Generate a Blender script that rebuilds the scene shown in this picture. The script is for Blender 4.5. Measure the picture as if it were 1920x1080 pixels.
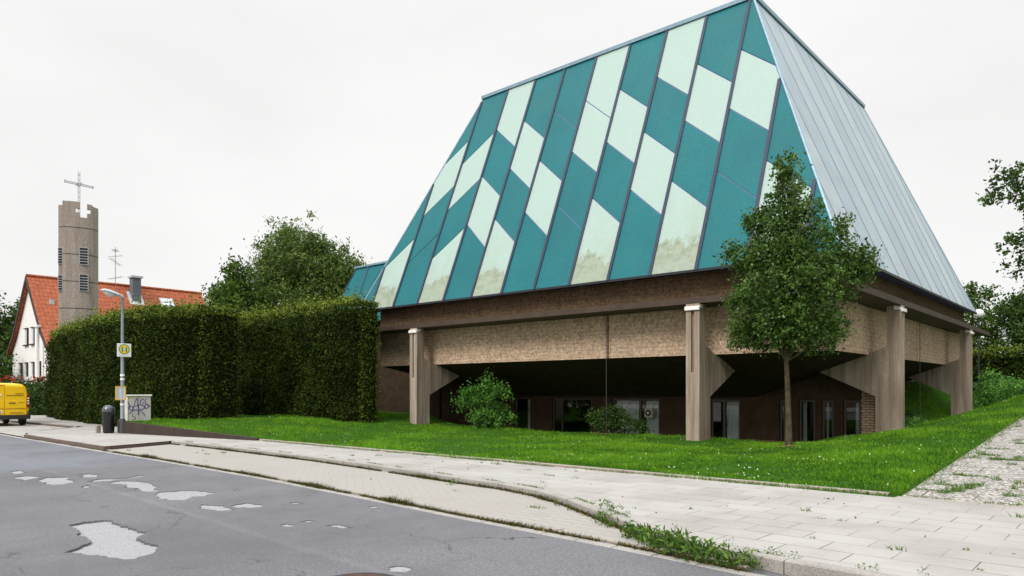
import bpy, bmesh, math, random
import numpy as np
from mathutils import Vector, Matrix, noise as mnoise
from mathutils.geometry import tessellate_polygon, delaunay_2d_cdt

R = math.radians
random.seed(7); rng = np.random.default_rng(7)
sc = bpy.context.scene
for o in list(bpy.data.objects): bpy.data.objects.remove(o)
COL = sc.collection

# ------------------------------------------------------------------ camera
EYE = 1.62
cam = bpy.data.cameras.new('camera'); co = bpy.data.objects.new('camera', cam); COL.objects.link(co)
co.location = (0, 0, EYE); co.rotation_euler = (R(90), 0, 0)
cam.sensor_width = 36; cam.lens = 1344/1920*36
cam.shift_y = (733-540)/1920
cam.clip_start = .1; cam.clip_end = 2000
sc.camera = co
sc.render.resolution_x = 1024; sc.render.resolution_y = 576

# ------------------------------------------------------------------ sky, sun, exposure
W = bpy.data.worlds.new('World'); sc.world = W; W.use_nodes = True
nt = W.node_tree; nt.nodes.clear()
def N(t, **k):
    n = nt.nodes.new(t)
    for a, b in k.items(): setattr(n, a, b)
    return n
SUN_EL, SUN_AZ = 42, 214          # azimuth clockwise from +Y: behind the camera, to the left
sky = N('ShaderNodeTexSky', sky_type='NISHITA', sun_disc=False)
sky.sun_elevation = R(SUN_EL); sky.sun_rotation = R(SUN_AZ); sky.dust_density = 5; sky.air_density = 1.5
hs = N('ShaderNodeHueSaturation'); hs.inputs['Saturation'].default_value = .25
nt.links.new(sky.outputs[0], hs.inputs['Color'])
tc = N('ShaderNodeTexCoord'); sx = N('ShaderNodeSeparateXYZ'); nt.links.new(tc.outputs['Generated'], sx.inputs[0])
# overcast cloud deck: even near the horizon, several times brighter overhead
mr = N('ShaderNodeMapRange', interpolation_type='SMOOTHSTEP'); nt.links.new(sx.outputs[2], mr.inputs[0])
mr.inputs[1].default_value = .46; mr.inputs[2].default_value = 1.0; mr.inputs[3].default_value = 10.15; mr.inputs[4].default_value = 27.0
nz = N('ShaderNodeTexNoise'); nz.inputs['Scale'].default_value = 2.2; nz.inputs['Detail'].default_value = 4
mp = N('ShaderNodeMapping'); mp.inputs['Scale'].default_value = (1, 1, 2.2); nt.links.new(tc.outputs['Generated'], mp.inputs[0]); nt.links.new(mp.outputs[0], nz.inputs[0])
m2 = N('ShaderNodeMapRange'); nt.links.new(nz.outputs[0], m2.inputs[0])
m2.inputs[1].default_value = .3; m2.inputs[2].default_value = .6; m2.inputs[3].default_value = .91; m2.inputs[4].default_value = 1.0
mu = N('ShaderNodeMath', operation='MULTIPLY'); nt.links.new(mr.outputs[0], mu.inputs[0]); nt.links.new(m2.outputs[0], mu.inputs[1])
cl = N('ShaderNodeVectorMath', operation='SCALE'); cl.inputs[0].default_value = (1.0, .995, .99); nt.links.new(mu.outputs[0], cl.inputs['Scale'])
mx = N('ShaderNodeMixRGB'); mx.inputs[0].default_value = .93
nt.links.new(hs.outputs[0], mx.inputs[1]); nt.links.new(cl.outputs[0], mx.inputs[2])
bg = N('ShaderNodeBackground'); bg.inputs[1].default_value = .1
wo = N('ShaderNodeOutputWorld'); nt.links.new(mx.outputs[0], bg.inputs[0]); nt.links.new(bg.outputs[0], wo.inputs[0])
sl = bpy.data.lights.new('sun', 'SUN'); sl.energy = 2.5; sl.angle = R(24); sl.color = (1, .96, .9)
so = bpy.data.objects.new('sun', sl); COL.objects.link(so)
so.rotation_euler = (R(90-SUN_EL), 0, R(180-SUN_AZ)); so.location = (-20, -30, 40)
sc.view_settings.view_transform = 'Standard'; sc.view_settings.look = 'None'
sc.view_settings.exposure = 0; sc.view_settings.gamma = 1
sc.render.engine = 'CYCLES'; sc.cycles.max_bounces = 6; sc.cycles.transparent_max_bounces = 12
sc.cycles.use_denoising = True

# ------------------------------------------------------------------ street frame: x along the facade (to the right), y into the depth
TH = .7244; CT, ST = math.cos(TH), math.sin(TH)
K = 3.75
OX, OY = 2.36*K, 5.122*K           # front right corner of the eaves
def world(x, y, z=0): return Vector((OX+CT*x+ST*y, OY-ST*x+CT*y, z))
SWM = .4307*K                      # width of a roof strip
NS, RU = 13.18, 2.5654             # strips along the eaves, strips lost to each hip
DA, DB, LV = 1.072*K, 3.2, 20.02   # front inset, back inset, depth
ZE, ZT = EYE+K, EYE+3.647*K        # eaves, top edge
LX = NS*SWM

# ------------------------------------------------------------------ materials
def mat(name): 
    m = bpy.data.materials.new(name); m.use_nodes = True
    return m, m.node_tree, m.node_tree.nodes['Principled BSDF']
def nd(t, typ, **k):
    n = t.nodes.new(typ)
    for a, b in k.items(): setattr(n, a, b)
    return n
def c4(c): return (c[0], c[1], c[2], 1)
def noise(t, scale, detail=4, rough=.55, vec=None, stretch=None):
    n = nd(t, 'ShaderNodeTexNoise'); n.inputs['Scale'].default_value = scale; n.inputs['Detail'].default_value = detail; n.inputs['Roughness'].default_value = rough
    if vec is None:
        vec = nd(t, 'ShaderNodeTexCoord').outputs['Object']
    if stretch:
        mp = nd(t, 'ShaderNodeMapping'); mp.inputs['Scale'].default_value = stretch; t.links.new(vec, mp.inputs[0]); vec = mp.outputs[0]
    t.links.new(vec, n.inputs['Vector']); return n.outputs['Fac']
def ramp(t, fac, stops):
    r = nd(t, 'ShaderNodeValToRGB'); e = r.color_ramp.elements
    e[0].position, e[0].color = stops[0][0], c4(stops[0][1]); e[1].position, e[1].color = stops[-1][0], c4(stops[-1][1])
    for p, c in stops[1:-1]:
        x = e.new(p); x.color = c4(c)
    t.links.new(fac, r.inputs[0]); return r.outputs[0]
def mixc(t, fac, a, b, mode='MIX'):
    m = nd(t, 'ShaderNodeMixRGB', blend_type=mode)
    for i, v in ((0, fac), (1, a), (2, b)):
        if isinstance(v, (int, float)): m.inputs[i].default_value = v
        elif isinstance(v, tuple): m.inputs[i].default_value = c4(v)
        else: t.links.new(v, m.inputs[i])
    return m.outputs[0]
def bump(t, b, h, s=.3, d=.02):
    n = nd(t, 'ShaderNodeBump'); n.inputs['Strength'].default_value = s; n.inputs['Distance'].default_value = d
    t.links.new(h, n.inputs['Height']); t.links.new(n.outputs[0], b.inputs['Normal'])
def simple(name, col, rough=.6, metal=0, var=.18, scale=6, spec=.5, bmp=0):
    m, t, b = mat(name)
    f = noise(t, scale, 5, .65)
    lo = tuple(v*(1-var) for v in col); hi = tuple(min(1, v*(1+var)) for v in col)
    t.links.new(ramp(t, f, [(.3, lo), (.7, hi)]), b.inputs['Base Color'])
    b.inputs['Roughness'].default_value = rough; b.inputs['Metallic'].default_value = metal
    b.inputs['Specular IOR Level'].default_value = spec
    if bmp: bump(t, b, noise(t, scale*12, 3), bmp, .01)
    return m
def sepz(t, ch=2):
    s = nd(t, 'ShaderNodeSeparateXYZ'); t.links.new(nd(t, 'ShaderNodeTexCoord').outputs['Object'], s.inputs[0]); return s.outputs[ch]
def math2(t, op, a, b=None, c=None):
    m = nd(t, 'ShaderNodeMath', operation=op)
    for i, v in ((0, a), (1, b), (2, c)):
        if v is None: continue
        if isinstance(v, (int, float)): m.inputs[i].default_value = v
        else: t.links.new(v, m.inputs[i])
    return m.outputs[0]
def maprange(t, v, a, b, c=0., d=1.):
    m = nd(t, 'ShaderNodeMapRange'); t.links.new(v, m.inputs[0])
    for i, x in enumerate((a, b, c, d)): m.inputs[i+1].default_value = x
    return m.outputs[0]

M = {}
# roof panels
def teal_mat():
    m, t, b = mat('teal_enamel')
    g = noise(t, 34, 2, .7); big = noise(t, .35, 3)
    c = ramp(t, g, [(.3, (.003, .094, .108)), (.5, (.004, .138, .156)), (.72, (.010, .195, .215))])
    c = mixc(t, maprange(t, big, .35, .7, 0, .45), c, (.004, .085, .11))  # broad tone variation stands in for the sky's reflection
    c = mixc(t, maprange(t, noise(t, 2.2, 5, .65, stretch=(1, 1, .1)), .45, .7, 0, .3), c, (.03, .12, .12))
    t.links.new(c, b.inputs['Base Color']); b.inputs['Roughness'].default_value = .5
    b.inputs['Specular IOR Level'].default_value = .22
    return m
def pale_mat():
    m, t, b = mat('pale_enamel')
    g = noise(t, 30, 2, .7)
    c = ramp(t, g, [(.3, (.29, .395, .36)), (.7, (.37, .49, .45))])
    # algae on the lowest part of the pale panels, with a ragged upper edge
    z = sepz(t); edge = noise(t, 1.3, 5, .7); stre = noise(t, 5, 4, .6, stretch=(1, 1, .15))
    h = math2(t, 'SUBTRACT', z, ZE)
    lim = math2(t, 'ADD', h, math2(t, 'MULTIPLY', math2(t, 'SUBTRACT', edge, .5), 1.7))
    lim = math2(t, 'ADD', lim, math2(t, 'MULTIPLY', math2(t, 'SUBTRACT', stre, .5), 1.2))
    inside = maprange(t, lim, 1.05, .8)
    rim = math2(t, 'MULTIPLY', inside, maprange(t, lim, .45, .9))
    spots = noise(t, 3.2, 5, .75)
    dirt = mixc(t, maprange(t, spots, .4, .65), (.29, .33, .255), (.19, .215, .15))
    c = mixc(t, math2(t, 'MULTIPLY', inside, .75), c, dirt)
    c = mixc(t, math2(t, 'MULTIPLY', rim, maprange(t, spots, .42, .62, .05, .6)), c, (.12, .13, .04))
    wash = math2(t, 'MULTIPLY', maprange(t, h, 3.4, .2, 0, .55), maprange(t, noise(t, 2.0, 5, .65, stretch=(1, 1, .12)), .35, .65))
    c = mixc(t, wash, c, (.27, .31, .22))
    t.links.new(c, b.inputs['Base Color']); b.inputs['Roughness'].default_value = .5; b.inputs['Specular IOR Level'].default_value = .3
    return m
M['teal'] = teal_mat(); M['pale'] = pale_mat()
M['seam'] = simple('seam_metal', (.022, .03, .06), .45, .3, .2)
M['joint'] = simple('joint_metal', (.10, .14, .30), .4, .3, .15)
M['capmetal'] = simple('cap_metal', (.22, .33, .40), .35, .4, .15)
def sheet_mat(i):
    m, t, b = mat('zinc_sheet')
    col = [(.34, .43, .475), (.385, .46, .50), (.31, .405, .46)][i]
    f = noise(t, .9, 5, .6); s = noise(t, 3, 3, .5, stretch=(1, 1, .1))
    c = ramp(t, f, [(.3, tuple(v*.9 for v in col)), (.7, tuple(v*1.1 for v in col))])
    c = mixc(t, maprange(t, s, .4, .75, 0, .3), c, tuple(v*.75 for v in col))
    t.links.new(c, b.inputs['Base Color']); b.inputs['Metallic'].default_value = .25; b.inputs['Roughness'].default_value = .38
    return m
M['zinc'] = [sheet_mat(i) for i in range(3)]
M['darkmetal'] = simple('dark_metal', (.02, .022, .03), .5, .2)
def aggregate_mat(name, col, lines=.13):
    m, t, b = mat(name)
    sp = noise(t, 11, 4, .85); bl = noise(t, .8, 5, .6)
    c = ramp(t, sp, [(.34, tuple(v*.3 for v in col)), (.46, tuple(v*.9 for v in col)), (.56, tuple(v*1.15 for v in col)), (.68, tuple(min(1, v*1.9) for v in col))])
    c = mixc(t, maprange(t, bl, .35, .7, 0, .4), c, tuple(v*.6 for v in col))
    # board-like courses with broken dark lines
    z = sepz(t); w = nd(t, 'ShaderNodeMath', operation='FRACT'); t.links.new(math2(t, 'ADD', math2(t, 'DIVIDE', z, lines), math2(t, 'MULTIPLY', noise(t, 1.1, 2), .6)), w.inputs[0])
    ln = maprange(t, w.outputs[0], .78, .9); brk = maprange(t, noise(t, 1.6, 4, .7, stretch=(1, 1, 4)), .4, .6)
    c = mixc(t, math2(t, 'MULTIPLY', math2(t, 'MULTIPLY', ln, brk), .7), c, tuple(v*.35 for v in col))
    t.links.new(c, b.inputs['Base Color']); b.inputs['Roughness'].default_value = .95; b.inputs['Specular IOR Level'].default_value = .1
    bump(t, b, sp, .8, .03)
    return m
M['aggregate'] = aggregate_mat('washed_aggregate', (.53, .385, .275))
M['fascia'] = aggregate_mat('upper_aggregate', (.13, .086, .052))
def board_mat():
    m, t, b = mat('board_marked_concrete')
    s = noise(t, 5, 5, .65, stretch=(1, 1, .05)); g = noise(t, 22, 3, .8); bl = noise(t, 1.2, 5, .6, stretch=(1, 1, .5))
    c = ramp(t, s, [(.34, (.19, .15, .115)), (.47, (.32, .26, .205)), (.56, (.40, .335, .27)), (.68, (.50, .43, .36))])
    c = mixc(t, maprange(t, g, .4, .65, 0, .45), c, (.22, .17, .13)); c = mixc(t, maprange(t, bl, .45, .75, 0, .6), c, (.18, .125, .09))
    t.links.new(c, b.inputs['Base Color']); b.inputs['Roughness'].default_value = .9; b.inputs['Specular IOR Level'].default_value = .15
    bump(t, b, s, .5, .02); return m
M['board'] = board_mat()
M['beam'] = simple('beam_paint', (.05, .03, .018), .7, 0, .3, 2)
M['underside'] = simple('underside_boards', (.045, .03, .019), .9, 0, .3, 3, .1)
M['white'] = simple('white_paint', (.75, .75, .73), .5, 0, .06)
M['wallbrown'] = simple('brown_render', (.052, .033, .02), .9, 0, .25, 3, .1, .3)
def brick_mat():
    m, t, b = mat('brick')
    tcn = nd(t, 'ShaderNodeTexCoord'); mp = nd(t, 'ShaderNodeMapping'); mp.inputs['Rotation'].default_value = (R(90), 0, 0)
    t.links.new(tcn.outputs['Object'], mp.inputs[0])
    br = nd(t, 'ShaderNodeTexBrick'); t.links.new(mp.outputs[0], br.inputs[0])
    br.inputs['Color1'].default_value = (.46, .32, .22, 1); br.inputs['Color2'].default_value = (.36, .24, .16, 1); br.inputs['Mortar'].default_value = (.08, .06, .045, 1)
    br.inputs['Scale'].default_value = 1; br.inputs['Brick Width'].default_value = .25; br.inputs['Row Height'].default_value = .085; br.inputs['Mortar Size'].default_value = .012
    t.links.new(br.outputs[0], b.inputs['Base Color']); b.inputs['Roughness'].default_value = .9; return m
M['brick'] = brick_mat()
def glass_mat(name='window_glass', tint=(.8, .82, .82)):
    m, t, b = mat(name)
    tr = nd(t, 'ShaderNodeBsdfTransparent'); tr.inputs[0].default_value = c4(tint)
    gl = nd(t, 'ShaderNodeBsdfGlossy'); gl.inputs['Roughness'].default_value = .02
    fr = nd(t, 'ShaderNodeFresnel'); fr.inputs[0].default_value = 1.5
    mxs = nd(t, 'ShaderNodeMixShader'); t.links.new(fr.outputs[0], mxs.inputs[0]); t.links.new(tr.outputs[0], mxs.inputs[1]); t.links.new(gl.outputs[0], mxs.inputs[2])
    t.links.new(mxs.outputs[0], t.nodes['Material Output'].inputs[0]); return m
M['glass'] = glass_mat()
M['frame'] = simple('dark_frame', (.05, .035, .025), .5)
M['curtain'] = simple('net_curtain', (.85, .86, .85), .9, 0, .06, 3, .1)
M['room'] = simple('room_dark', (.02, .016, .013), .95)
# ground
def asphalt_mat():
    m, t, b = mat('worn_asphalt')
    g = noise(t, 55, 3, .8); bl = noise(t, .45, 5, .6); mid = noise(t, 5, 5, .7)
    g2 = noise(t, 30, 3, .8)
    c = ramp(t, g, [(.28, (.05, .05, .06)), (.48, (.138, .138, .153)), (.62, (.165, .165, .182)), (.8, (.32, .32, .34))])
    c = mixc(t, maprange(t, g2, .52, .64, 0, .5), c, (.28, .28, .30)); c = mixc(t, maprange(t, g2, .47, .37, 0, .42), c, (.05, .05, .056))
    c = mixc(t, maprange(t, bl, .4, .7, 0, .45), c, (.15, .152, .165))
    c = mixc(t, maprange(t, mid, .55, .75, 0, .4), c, (.085, .085, .092))
    # hairline cracks
    v = nd(t, 'ShaderNodeTexVoronoi', feature='DISTANCE_TO_EDGE'); v.inputs['Scale'].default_value = .62
    tcn = nd(t, 'ShaderNodeTexCoord'); wv = nd(t, 'ShaderNodeVectorMath', operation='ADD'); t.links.new(tcn.outputs['Object'], wv.inputs[0])
    nn = nd(t, 'ShaderNodeTexNoise'); nn.inputs['Scale'].default_value = 1.7; nn.inputs['Detail'].default_value = 6; t.links.new(tcn.outputs['Object'], nn.inputs[0])
    t.links.new(nn.outputs['Color'], wv.inputs[1]); t.links.new(wv.outputs[0], v.inputs['Vector'])
    cr = math2(t, 'MULTIPLY', maprange(t, v.outputs['Distance'], .007, .003), maprange(t, noise(t, .9, 3), .48, .56))
    c = mixc(t, math2(t, 'MULTIPLY', cr, .85), c, (.03, .03, .033))
    # paler joint between the two lanes, with a darker lane beyond it
    y = math2(t, 'ADD', sepz(t, 1), math2(t, 'MULTIPLY', sepz(t, 0), .055))
    y = math2(t, 'ADD', y, math2(t, 'MULTIPLY', noise(t, 1.5, 4), .08))
    d = math2(t, 'ABSOLUTE', math2(t, 'ADD', y, 16.14))
    c = mixc(t, maprange(t, d, .09, .02, 0, .22), c, (.26, .26, .28))
    c = mixc(t, maprange(t, y, -16.1, -16.2, 0, .22), c, (.09, .092, .10))
    # bluish grazing sheen painted into the colour further up the street
    xx = math2(t, 'ADD', sepz(t, 0), math2(t, 'MULTIPLY', noise(t, .8, 4), 1.2))
    c = mixc(t, maprange(t, xx, -10.3, -10.5, 0, .6), c, (.15, .168, .20))
    c = mixc(t, maprange(t, noise(t, .35, 6, .7), .42, .62, 0, .62), c, (.085, .085, .092))
    t.links.new(c, b.inputs['Base Color']); b.inputs['Roughness'].default_value = .72; b.inputs['Specular IOR Level'].default_value = .35
    bump(t, b, g, .5, .008); return m
M['asphalt'] = asphalt_mat()
def pothole_mat():
    m, t, b = mat('bare_road_base')
    g = noise(t, 45, 3, .85); bl = noise(t, 2.5, 4)
    c = ramp(t, g, [(.28, (.09, .09, .095)), (.42, (.25, .25, .265)), (.75, (.40, .40, .42))])
    c = mixc(t, maprange(t, bl, .4, .7, 0, .3), c, (.25, .25, .26))
    t.links.new(c, b.inputs['Base Color']); b.inputs['Roughness'].default_value = .85; bump(t, b, g, .5, .01); return m
M['pothole'] = pothole_mat()
def slab_mat():
    m, t, b = mat('pavement_slabs')
    tcn = nd(t, 'ShaderNodeTexCoord'); mp = nd(t, 'ShaderNodeMapping'); mp.inputs['Rotation'].default_value = (0, 0, R(.6)); mp.inputs['Location'].default_value = (.12, .05, 0)
    t.links.new(tcn.outputs['Object'], mp.inputs[0])
    br = nd(t, 'ShaderNodeTexBrick'); t.links.new(mp.outputs[0], br.inputs[0])
    br.inputs['Scale'].default_value = 1; br.inputs['Brick Width'].default_value = .62; br.inputs['Row Height'].default_value = .41; br.inputs['Mortar Size'].default_value = .0065; br.inputs['Mortar Smooth'].default_value = .3
    br.inputs['Color1'].default_value = (.405, .395, .38, 1); br.inputs['Color2'].default_value = (.365, .355, .34, 1); br.inputs['Mortar'].default_value = (.35, .34, .32, 1)
    g = noise(t, 45, 3, .7); bl = noise(t, .7, 5, .65)
    c = mixc(t, maprange(t, g, .3, .7, 0, .25), br.outputs[0], (.27, .26, .24))
    c = mixc(t, maprange(t, bl, .42, .68, 0, .55), c, (.235, .22, .20))
    vis = math2(t, 'MULTIPLY', br.outputs['Fac'], maprange(t, noise(t, .8, 4, .7), .38, .6, .08, .9))
    c = mixc(t, vis, c, (.075, .065, .04))
    t.links.new(c, b.inputs['Base Color']); b.inputs['Roughness'].default_value = .85; b.inputs['Specular IOR Level'].default_value = .2
    bump(t, b, g, .25, .006); return m
M['slabs'] = slab_mat()
def bay_mat():
    m, t, b = mat('interlocking_blocks')
    x, y = sepz(t, 0), sepz(t, 1)
    # double-bowed interlocking stones: wavy rows, joints between
    zig = math2(t, 'ABSOLUTE', math2(t, 'SUBTRACT', math2(t, 'FRACT', math2(t, 'DIVIDE', x, .24)), .5))
    row = math2(t, 'FRACT', math2(t, 'ADD', math2(t, 'DIVIDE', y, .17), math2(t, 'MULTIPLY', zig, .55)))
    col = math2(t, 'FRACT', math2(t, 'DIVIDE', x, .12))
    j = math2(t, 'MAXIMUM', maprange(t, math2(t, 'ABSOLUTE', math2(t, 'SUBTRACT', row, .5)), .42, .47), maprange(t, math2(t, 'ABSOLUTE', math2(t, 'SUBTRACT', col, .5)), .45, .49, 0, .45))
    g = noise(t, 40, 3, .7); bl = noise(t, .9, 5)
    c = ramp(t, g, [(.3, (.29, .275, .255)), (.7, (.385, .368, .342))]); c = mixc(t, maprange(t, bl, .45, .7, 0, .3), c, (.26, .24, .21))
    c = mixc(t, math2(t, 'MULTIPLY', j, maprange(t, bl, .3, .6, .5, .2)), c, (.12, .105, .08))
    t.links.new(c, b.inputs['Base Color']); b.inputs['Roughness'].default_value = .85; b.inputs['Specular IOR Level'].default_value = .2
    bump(t, b, math2(t, 'SUBTRACT', 1, j), .4, .01); return m
M['bay'] = bay_mat()
def kerb_mat(name, col):
    m, t, b = mat(name)
    g = noise(t, 60, 3, .8); bl = noise(t, 1.3, 5)
    c = ramp(t, g, [(.28, tuple(v*.5 for v in col)), (.5, col), (.75, tuple(min(1, v*1.4) for v in col))])
    c = mixc(t, maprange(t, bl, .45, .7, 0, .45), c, tuple(v*.55 for v in col))
    t.links.new(c, b.inputs['Base Color']); b.inputs['Roughness'].default_value = .9; bump(t, b, g, .5, .01); return m
M['kerbtop'] = kerb_mat('kerb_top', (.33, .315, .29))
M['kerb'] = kerb_mat('kerb_concrete', (.30, .28, .255))
M['brownkerb'] = kerb_mat('brown_kerb', (.12, .085, .068))
M['gutter'] = kerb_mat('gutter_stone', (.32, .31, .295))
M['edging'] = kerb_mat('edging_stone', (.30, .255, .215))
M['retaining'] = kerb_mat('mossy_wall', (.04, .026, .018))
def path_mat():
    m, t, b = mat('exposed_aggregate_slabs')
    v = nd(t, 'ShaderNodeTexVoronoi'); v.inputs['Scale'].default_value = 26
    t.links.new(nd(t, 'ShaderNodeTexCoord').outputs['Object'], v.inputs['Vector'])
    s = nd(t, 'ShaderNodeSeparateXYZ'); t.links.new(v.outputs['Color'], s.inputs[0])
    c = ramp(t, s.outputs[0], [(.0, (.15, .14, .13)), (.35, (.29, .275, .26)), (.7, (.40, .385, .36)), (1, (.55, .53, .50))])
    c = mixc(t, maprange(t, v.outputs['Distance'], .45, .75, 0, .75), c, (.11, .095, .08))
    tcn = nd(t, 'ShaderNodeTexCoord'); br = nd(t, 'ShaderNodeTexBrick'); t.links.new(tcn.outputs['Object'], br.inputs[0])
    br.inputs['Scale'].default_value = 1; br.inputs['Brick Width'].default_value = .62; br.inputs['Row Height'].default_value = .52; br.inputs['Mortar Size'].default_value = .012
    c = mixc(t, math2(t, 'MULTIPLY', br.outputs['Fac'], maprange(t, noise(t, 1.0, 3), .4, .6, .2, .9)), c, (.05, .06, .025))
    t.links.new(c, b.inputs['Base Color']); b.inputs['Roughness'].default_value = .8; bump(t, b, v.outputs['Distance'], .6, .012); return m
M['path'] = path_mat()
def lawn_mat():
    m, t, b = mat('lawn_soil')
    f = noise(t, .5, 5); g = noise(t, 14, 4, .7)
    c = ramp(t, g, [(.3, (.016, .05, .005)), (.7, (.05, .12, .012))]); c = mixc(t, maprange(t, f, .4, .7, 0, .5), c, (.03, .10, .008))
    t.links.new(c, b.inputs['Base Color']); b.inputs['Roughness'].default_value = 1; b.inputs['Specular IOR Level'].default_value = .05; return m
M['lawn'] = lawn_mat()
M['soil'] = simple('bare_soil', (.10, .062, .035), 1, 0, .35, 4, .05)
def leaf_mat(name, lo, hi, trans=.3, rough=.55, spec=.16):
    m, t, b = mat(name)
    a = nd(t, 'ShaderNodeAttribute', attribute_name='tone')
    c = ramp(t, a.outputs['Fac'], [(0, lo), (1, hi)])
    t.links.new(c, b.inputs['Base Color']); b.inputs['Roughness'].default_value = rough; b.inputs['Specular IOR Level'].default_value = spec
    tr = nd(t, 'ShaderNodeBsdfTranslucent'); t.links.new(c, tr.inputs[0])
    ms = nd(t, 'ShaderNodeMixShader'); ms.inputs[0].default_value = trans
    t.links.new(b.outputs[0], ms.inputs[1]); t.links.new(tr.outputs[0], ms.inputs[2]); t.links.new(ms.outputs[0], t.nodes['Material Output'].inputs[0])
    return m
M['grass'] = leaf_mat('grass_blades', (.016, .085, .004), (.17, .36, .018), .3, .6)
M['hedge'] = leaf_mat('hedge_leaves', (.008, .018, .002), (.085, .125, .012), .25, .6, .10)
M['lit_shoots'] = leaf_mat('lit_young_hedge_leaves', (.06, .11, .012), (.26, .31, .04), .3)  # new growth, with the light on the hedge top put into its colour
M['leaf'] = leaf_mat('tree_leaves', (.010, .032, .008), (.085, .155, .028), .25)
M['willow'] = leaf_mat('willow_leaves', (.018, .05, .010), (.20, .28, .06), .25)
M['leafmid'] = leaf_mat('mid_green_leaves', (.02, .055, .010), (.13, .22, .03), .3)
M['conifer'] = leaf_mat('conifer_needles', (.015, .02, .010), (.05, .055, .022), .1)
M['younglf'] = leaf_mat('young_tree_leaves', (.007, .028, .007), (.125, .235, .035), .3, .4, .3)
M['shrub'] = leaf_mat('shrub_leaves', (.02, .08, .015), (.17, .38, .06), .35, .4)
M['weed'] = leaf_mat('weed_leaves', (.03, .09, .012), (.16, .26, .04), .3)
M['moss'] = leaf_mat('moss_tufts', (.018, .020, .005), (.10, .105, .02), .2)
M['blossom'] = leaf_mat('red_blossom', (.35, .02, .015), (.6, .06, .03), .2)
M['daisy'] = leaf_mat('daisy_petals', (.6, .6, .5), (.8, .8, .72), .2)
M['bark'] = simple('bark', (.075, .06, .035), .95, 0, .5, 9, .1, .6)
M['darkbark'] = simple('dark_bark', (.045, .035, .025), .95, 0, .4, 6, .1)

# ------------------------------------------------------------------ mesh helpers
class MB:
    def __init__(s): s.v = []; s.f = []; s.m = []
    def add(s, vs, fs, mi=0):
        o = len(s.v); s.v += [tuple(v) for v in vs]
        for f in fs: s.f.append(tuple(i+o for i in f)); s.m.append(mi)
    def box(s, x0, x1, y0, y1, z0, z1, mi=0, T=None):
        vs = [(x0, y0, z0), (x1, y0, z0), (x1, y1, z0), (x0, y1, z0), (x0, y0, z1), (x1, y0, z1), (x1, y1, z1), (x0, y1, z1)]
        if T: vs = [T @ Vector(v) for v in vs]
        s.add(vs, [(0, 3, 2, 1), (4, 5, 6, 7), (0, 1, 5, 4), (1, 2, 6, 5), (2, 3, 7, 6), (3, 0, 4, 7)], mi)
    def prism(s, poly, axis, a, b, mi=0):
        # polygon in the two other axes, extruded along axis ('x','y','z') from a to b
        def pt(p, d): return {'x': (d, p[0], p[1]), 'y': (p[0], d, p[1]), 'z': (p[0], p[1], d)}[axis]
        n = len(poly); vs = [pt(p, a) for p in poly]+[pt(p, b) for p in poly]
        tri = tessellate_polygon([[Vector((p[0], p[1], 0)) for p in poly]])
        fs = [tuple(t) for t in tri]+[tuple(i+n for i in reversed(t)) for t in tri]
        fs += [(i, (i+1) % n, (i+1) % n+n, i+n) for i in range(n)]
        s.add(vs, fs, mi)
    def tube(s, pts, rad, k=8, mi=0, caps=True):
        pts = [Vector(p) for p in pts]; n = len(pts)
        if not hasattr(rad, '__len__'): rad = [rad]*n
        o = len(s.v); up = Vector((.13, .21, .97)).normalized()
        for i, p in enumerate(pts):
            d = (pts[min(i+1, n-1)]-pts[max(i-1, 0)]).normalized()
            a = d.cross(up)
            if a.length < .2: a = d.cross(Vector((1, 0, 0)))
            a.normalize(); b = d.cross(a)
            for j in range(k):
                t = 2*math.pi*j/k; s.v.append(tuple(p+(a*math.cos(t)+b*math.sin(t))*rad[i]))
        for i in range(n-1):
            for j in range(k):
                s.f.append((o+i*k+j, o+i*k+(j+1) % k, o+(i+1)*k+(j+1) % k, o+(i+1)*k+j)); s.m.append(mi)
        if caps:
            s.f.append(tuple(o+j for j in range(k))[::-1]); s.m.append(mi); s.f.append(tuple(o+(n-1)*k+j for j in range(k))); s.m.append(mi)
    def lathe(s, prof, k=24, mi=0, c=(0, 0, 0)):
        o = len(s.v)
        for r, z in prof:
            for j in range(k):
                t = 2*math.pi*j/k; s.v.append((c[0]+r*math.cos(t), c[1]+r*math.sin(t), c[2]+z))
        for i in range(len(prof)-1):
            for j in range(k):
                s.f.append((o+i*k+j, o+i*k+(j+1) % k, o+(i+1)*k+(j+1) % k, o+(i+1)*k+j)); s.m.append(mi)
        s.f.append(tuple(o+j for j in range(k))[::-1]); s.m.append(mi)
        s.f.append(tuple(o+(len(prof)-1)*k+j for j in range(k))); s.m.append(mi)
    def build(s, name, mats, parent=None, smooth=False, bevel=0, loc=None, rz=None):
        me = bpy.data.meshes.new(name); me.from_pydata(s.v, [], s.f)
        for m in (mats if isinstance(mats, (list, tuple)) else [mats]): me.materials.append(m)
        me.polygons.foreach_set('material_index', s.m)
        if smooth: me.polygons.foreach_set('use_smooth', [True]*len(s.f))
        me.update()
        bm = bmesh.new(); bm.from_mesh(me); bmesh.ops.recalc_face_normals(bm, faces=bm.faces); bm.to_mesh(me); bm.free()
        o = bpy.data.objects.new(name, me); COL.objects.link(o)
        if bevel:
            b = o.modifiers.new('edge', 'BEVEL'); b.width = bevel; b.segments = 2; b.limit_method = 'ANGLE'; b.angle_limit = R(40)
        if smooth and bevel == 0:
            try: me.set_sharp_from_angle(angle=R(38))
            except Exception: pass
        if parent: o.parent = parent
        else: place(o, *(loc or (0, 0, 0)), rz=rz or 0)
        return o
def place(o, x=0, y=0, z=0, rz=0): o.location = world(x, y, z); o.rotation_euler = (0, 0, -TH+rz)
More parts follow.
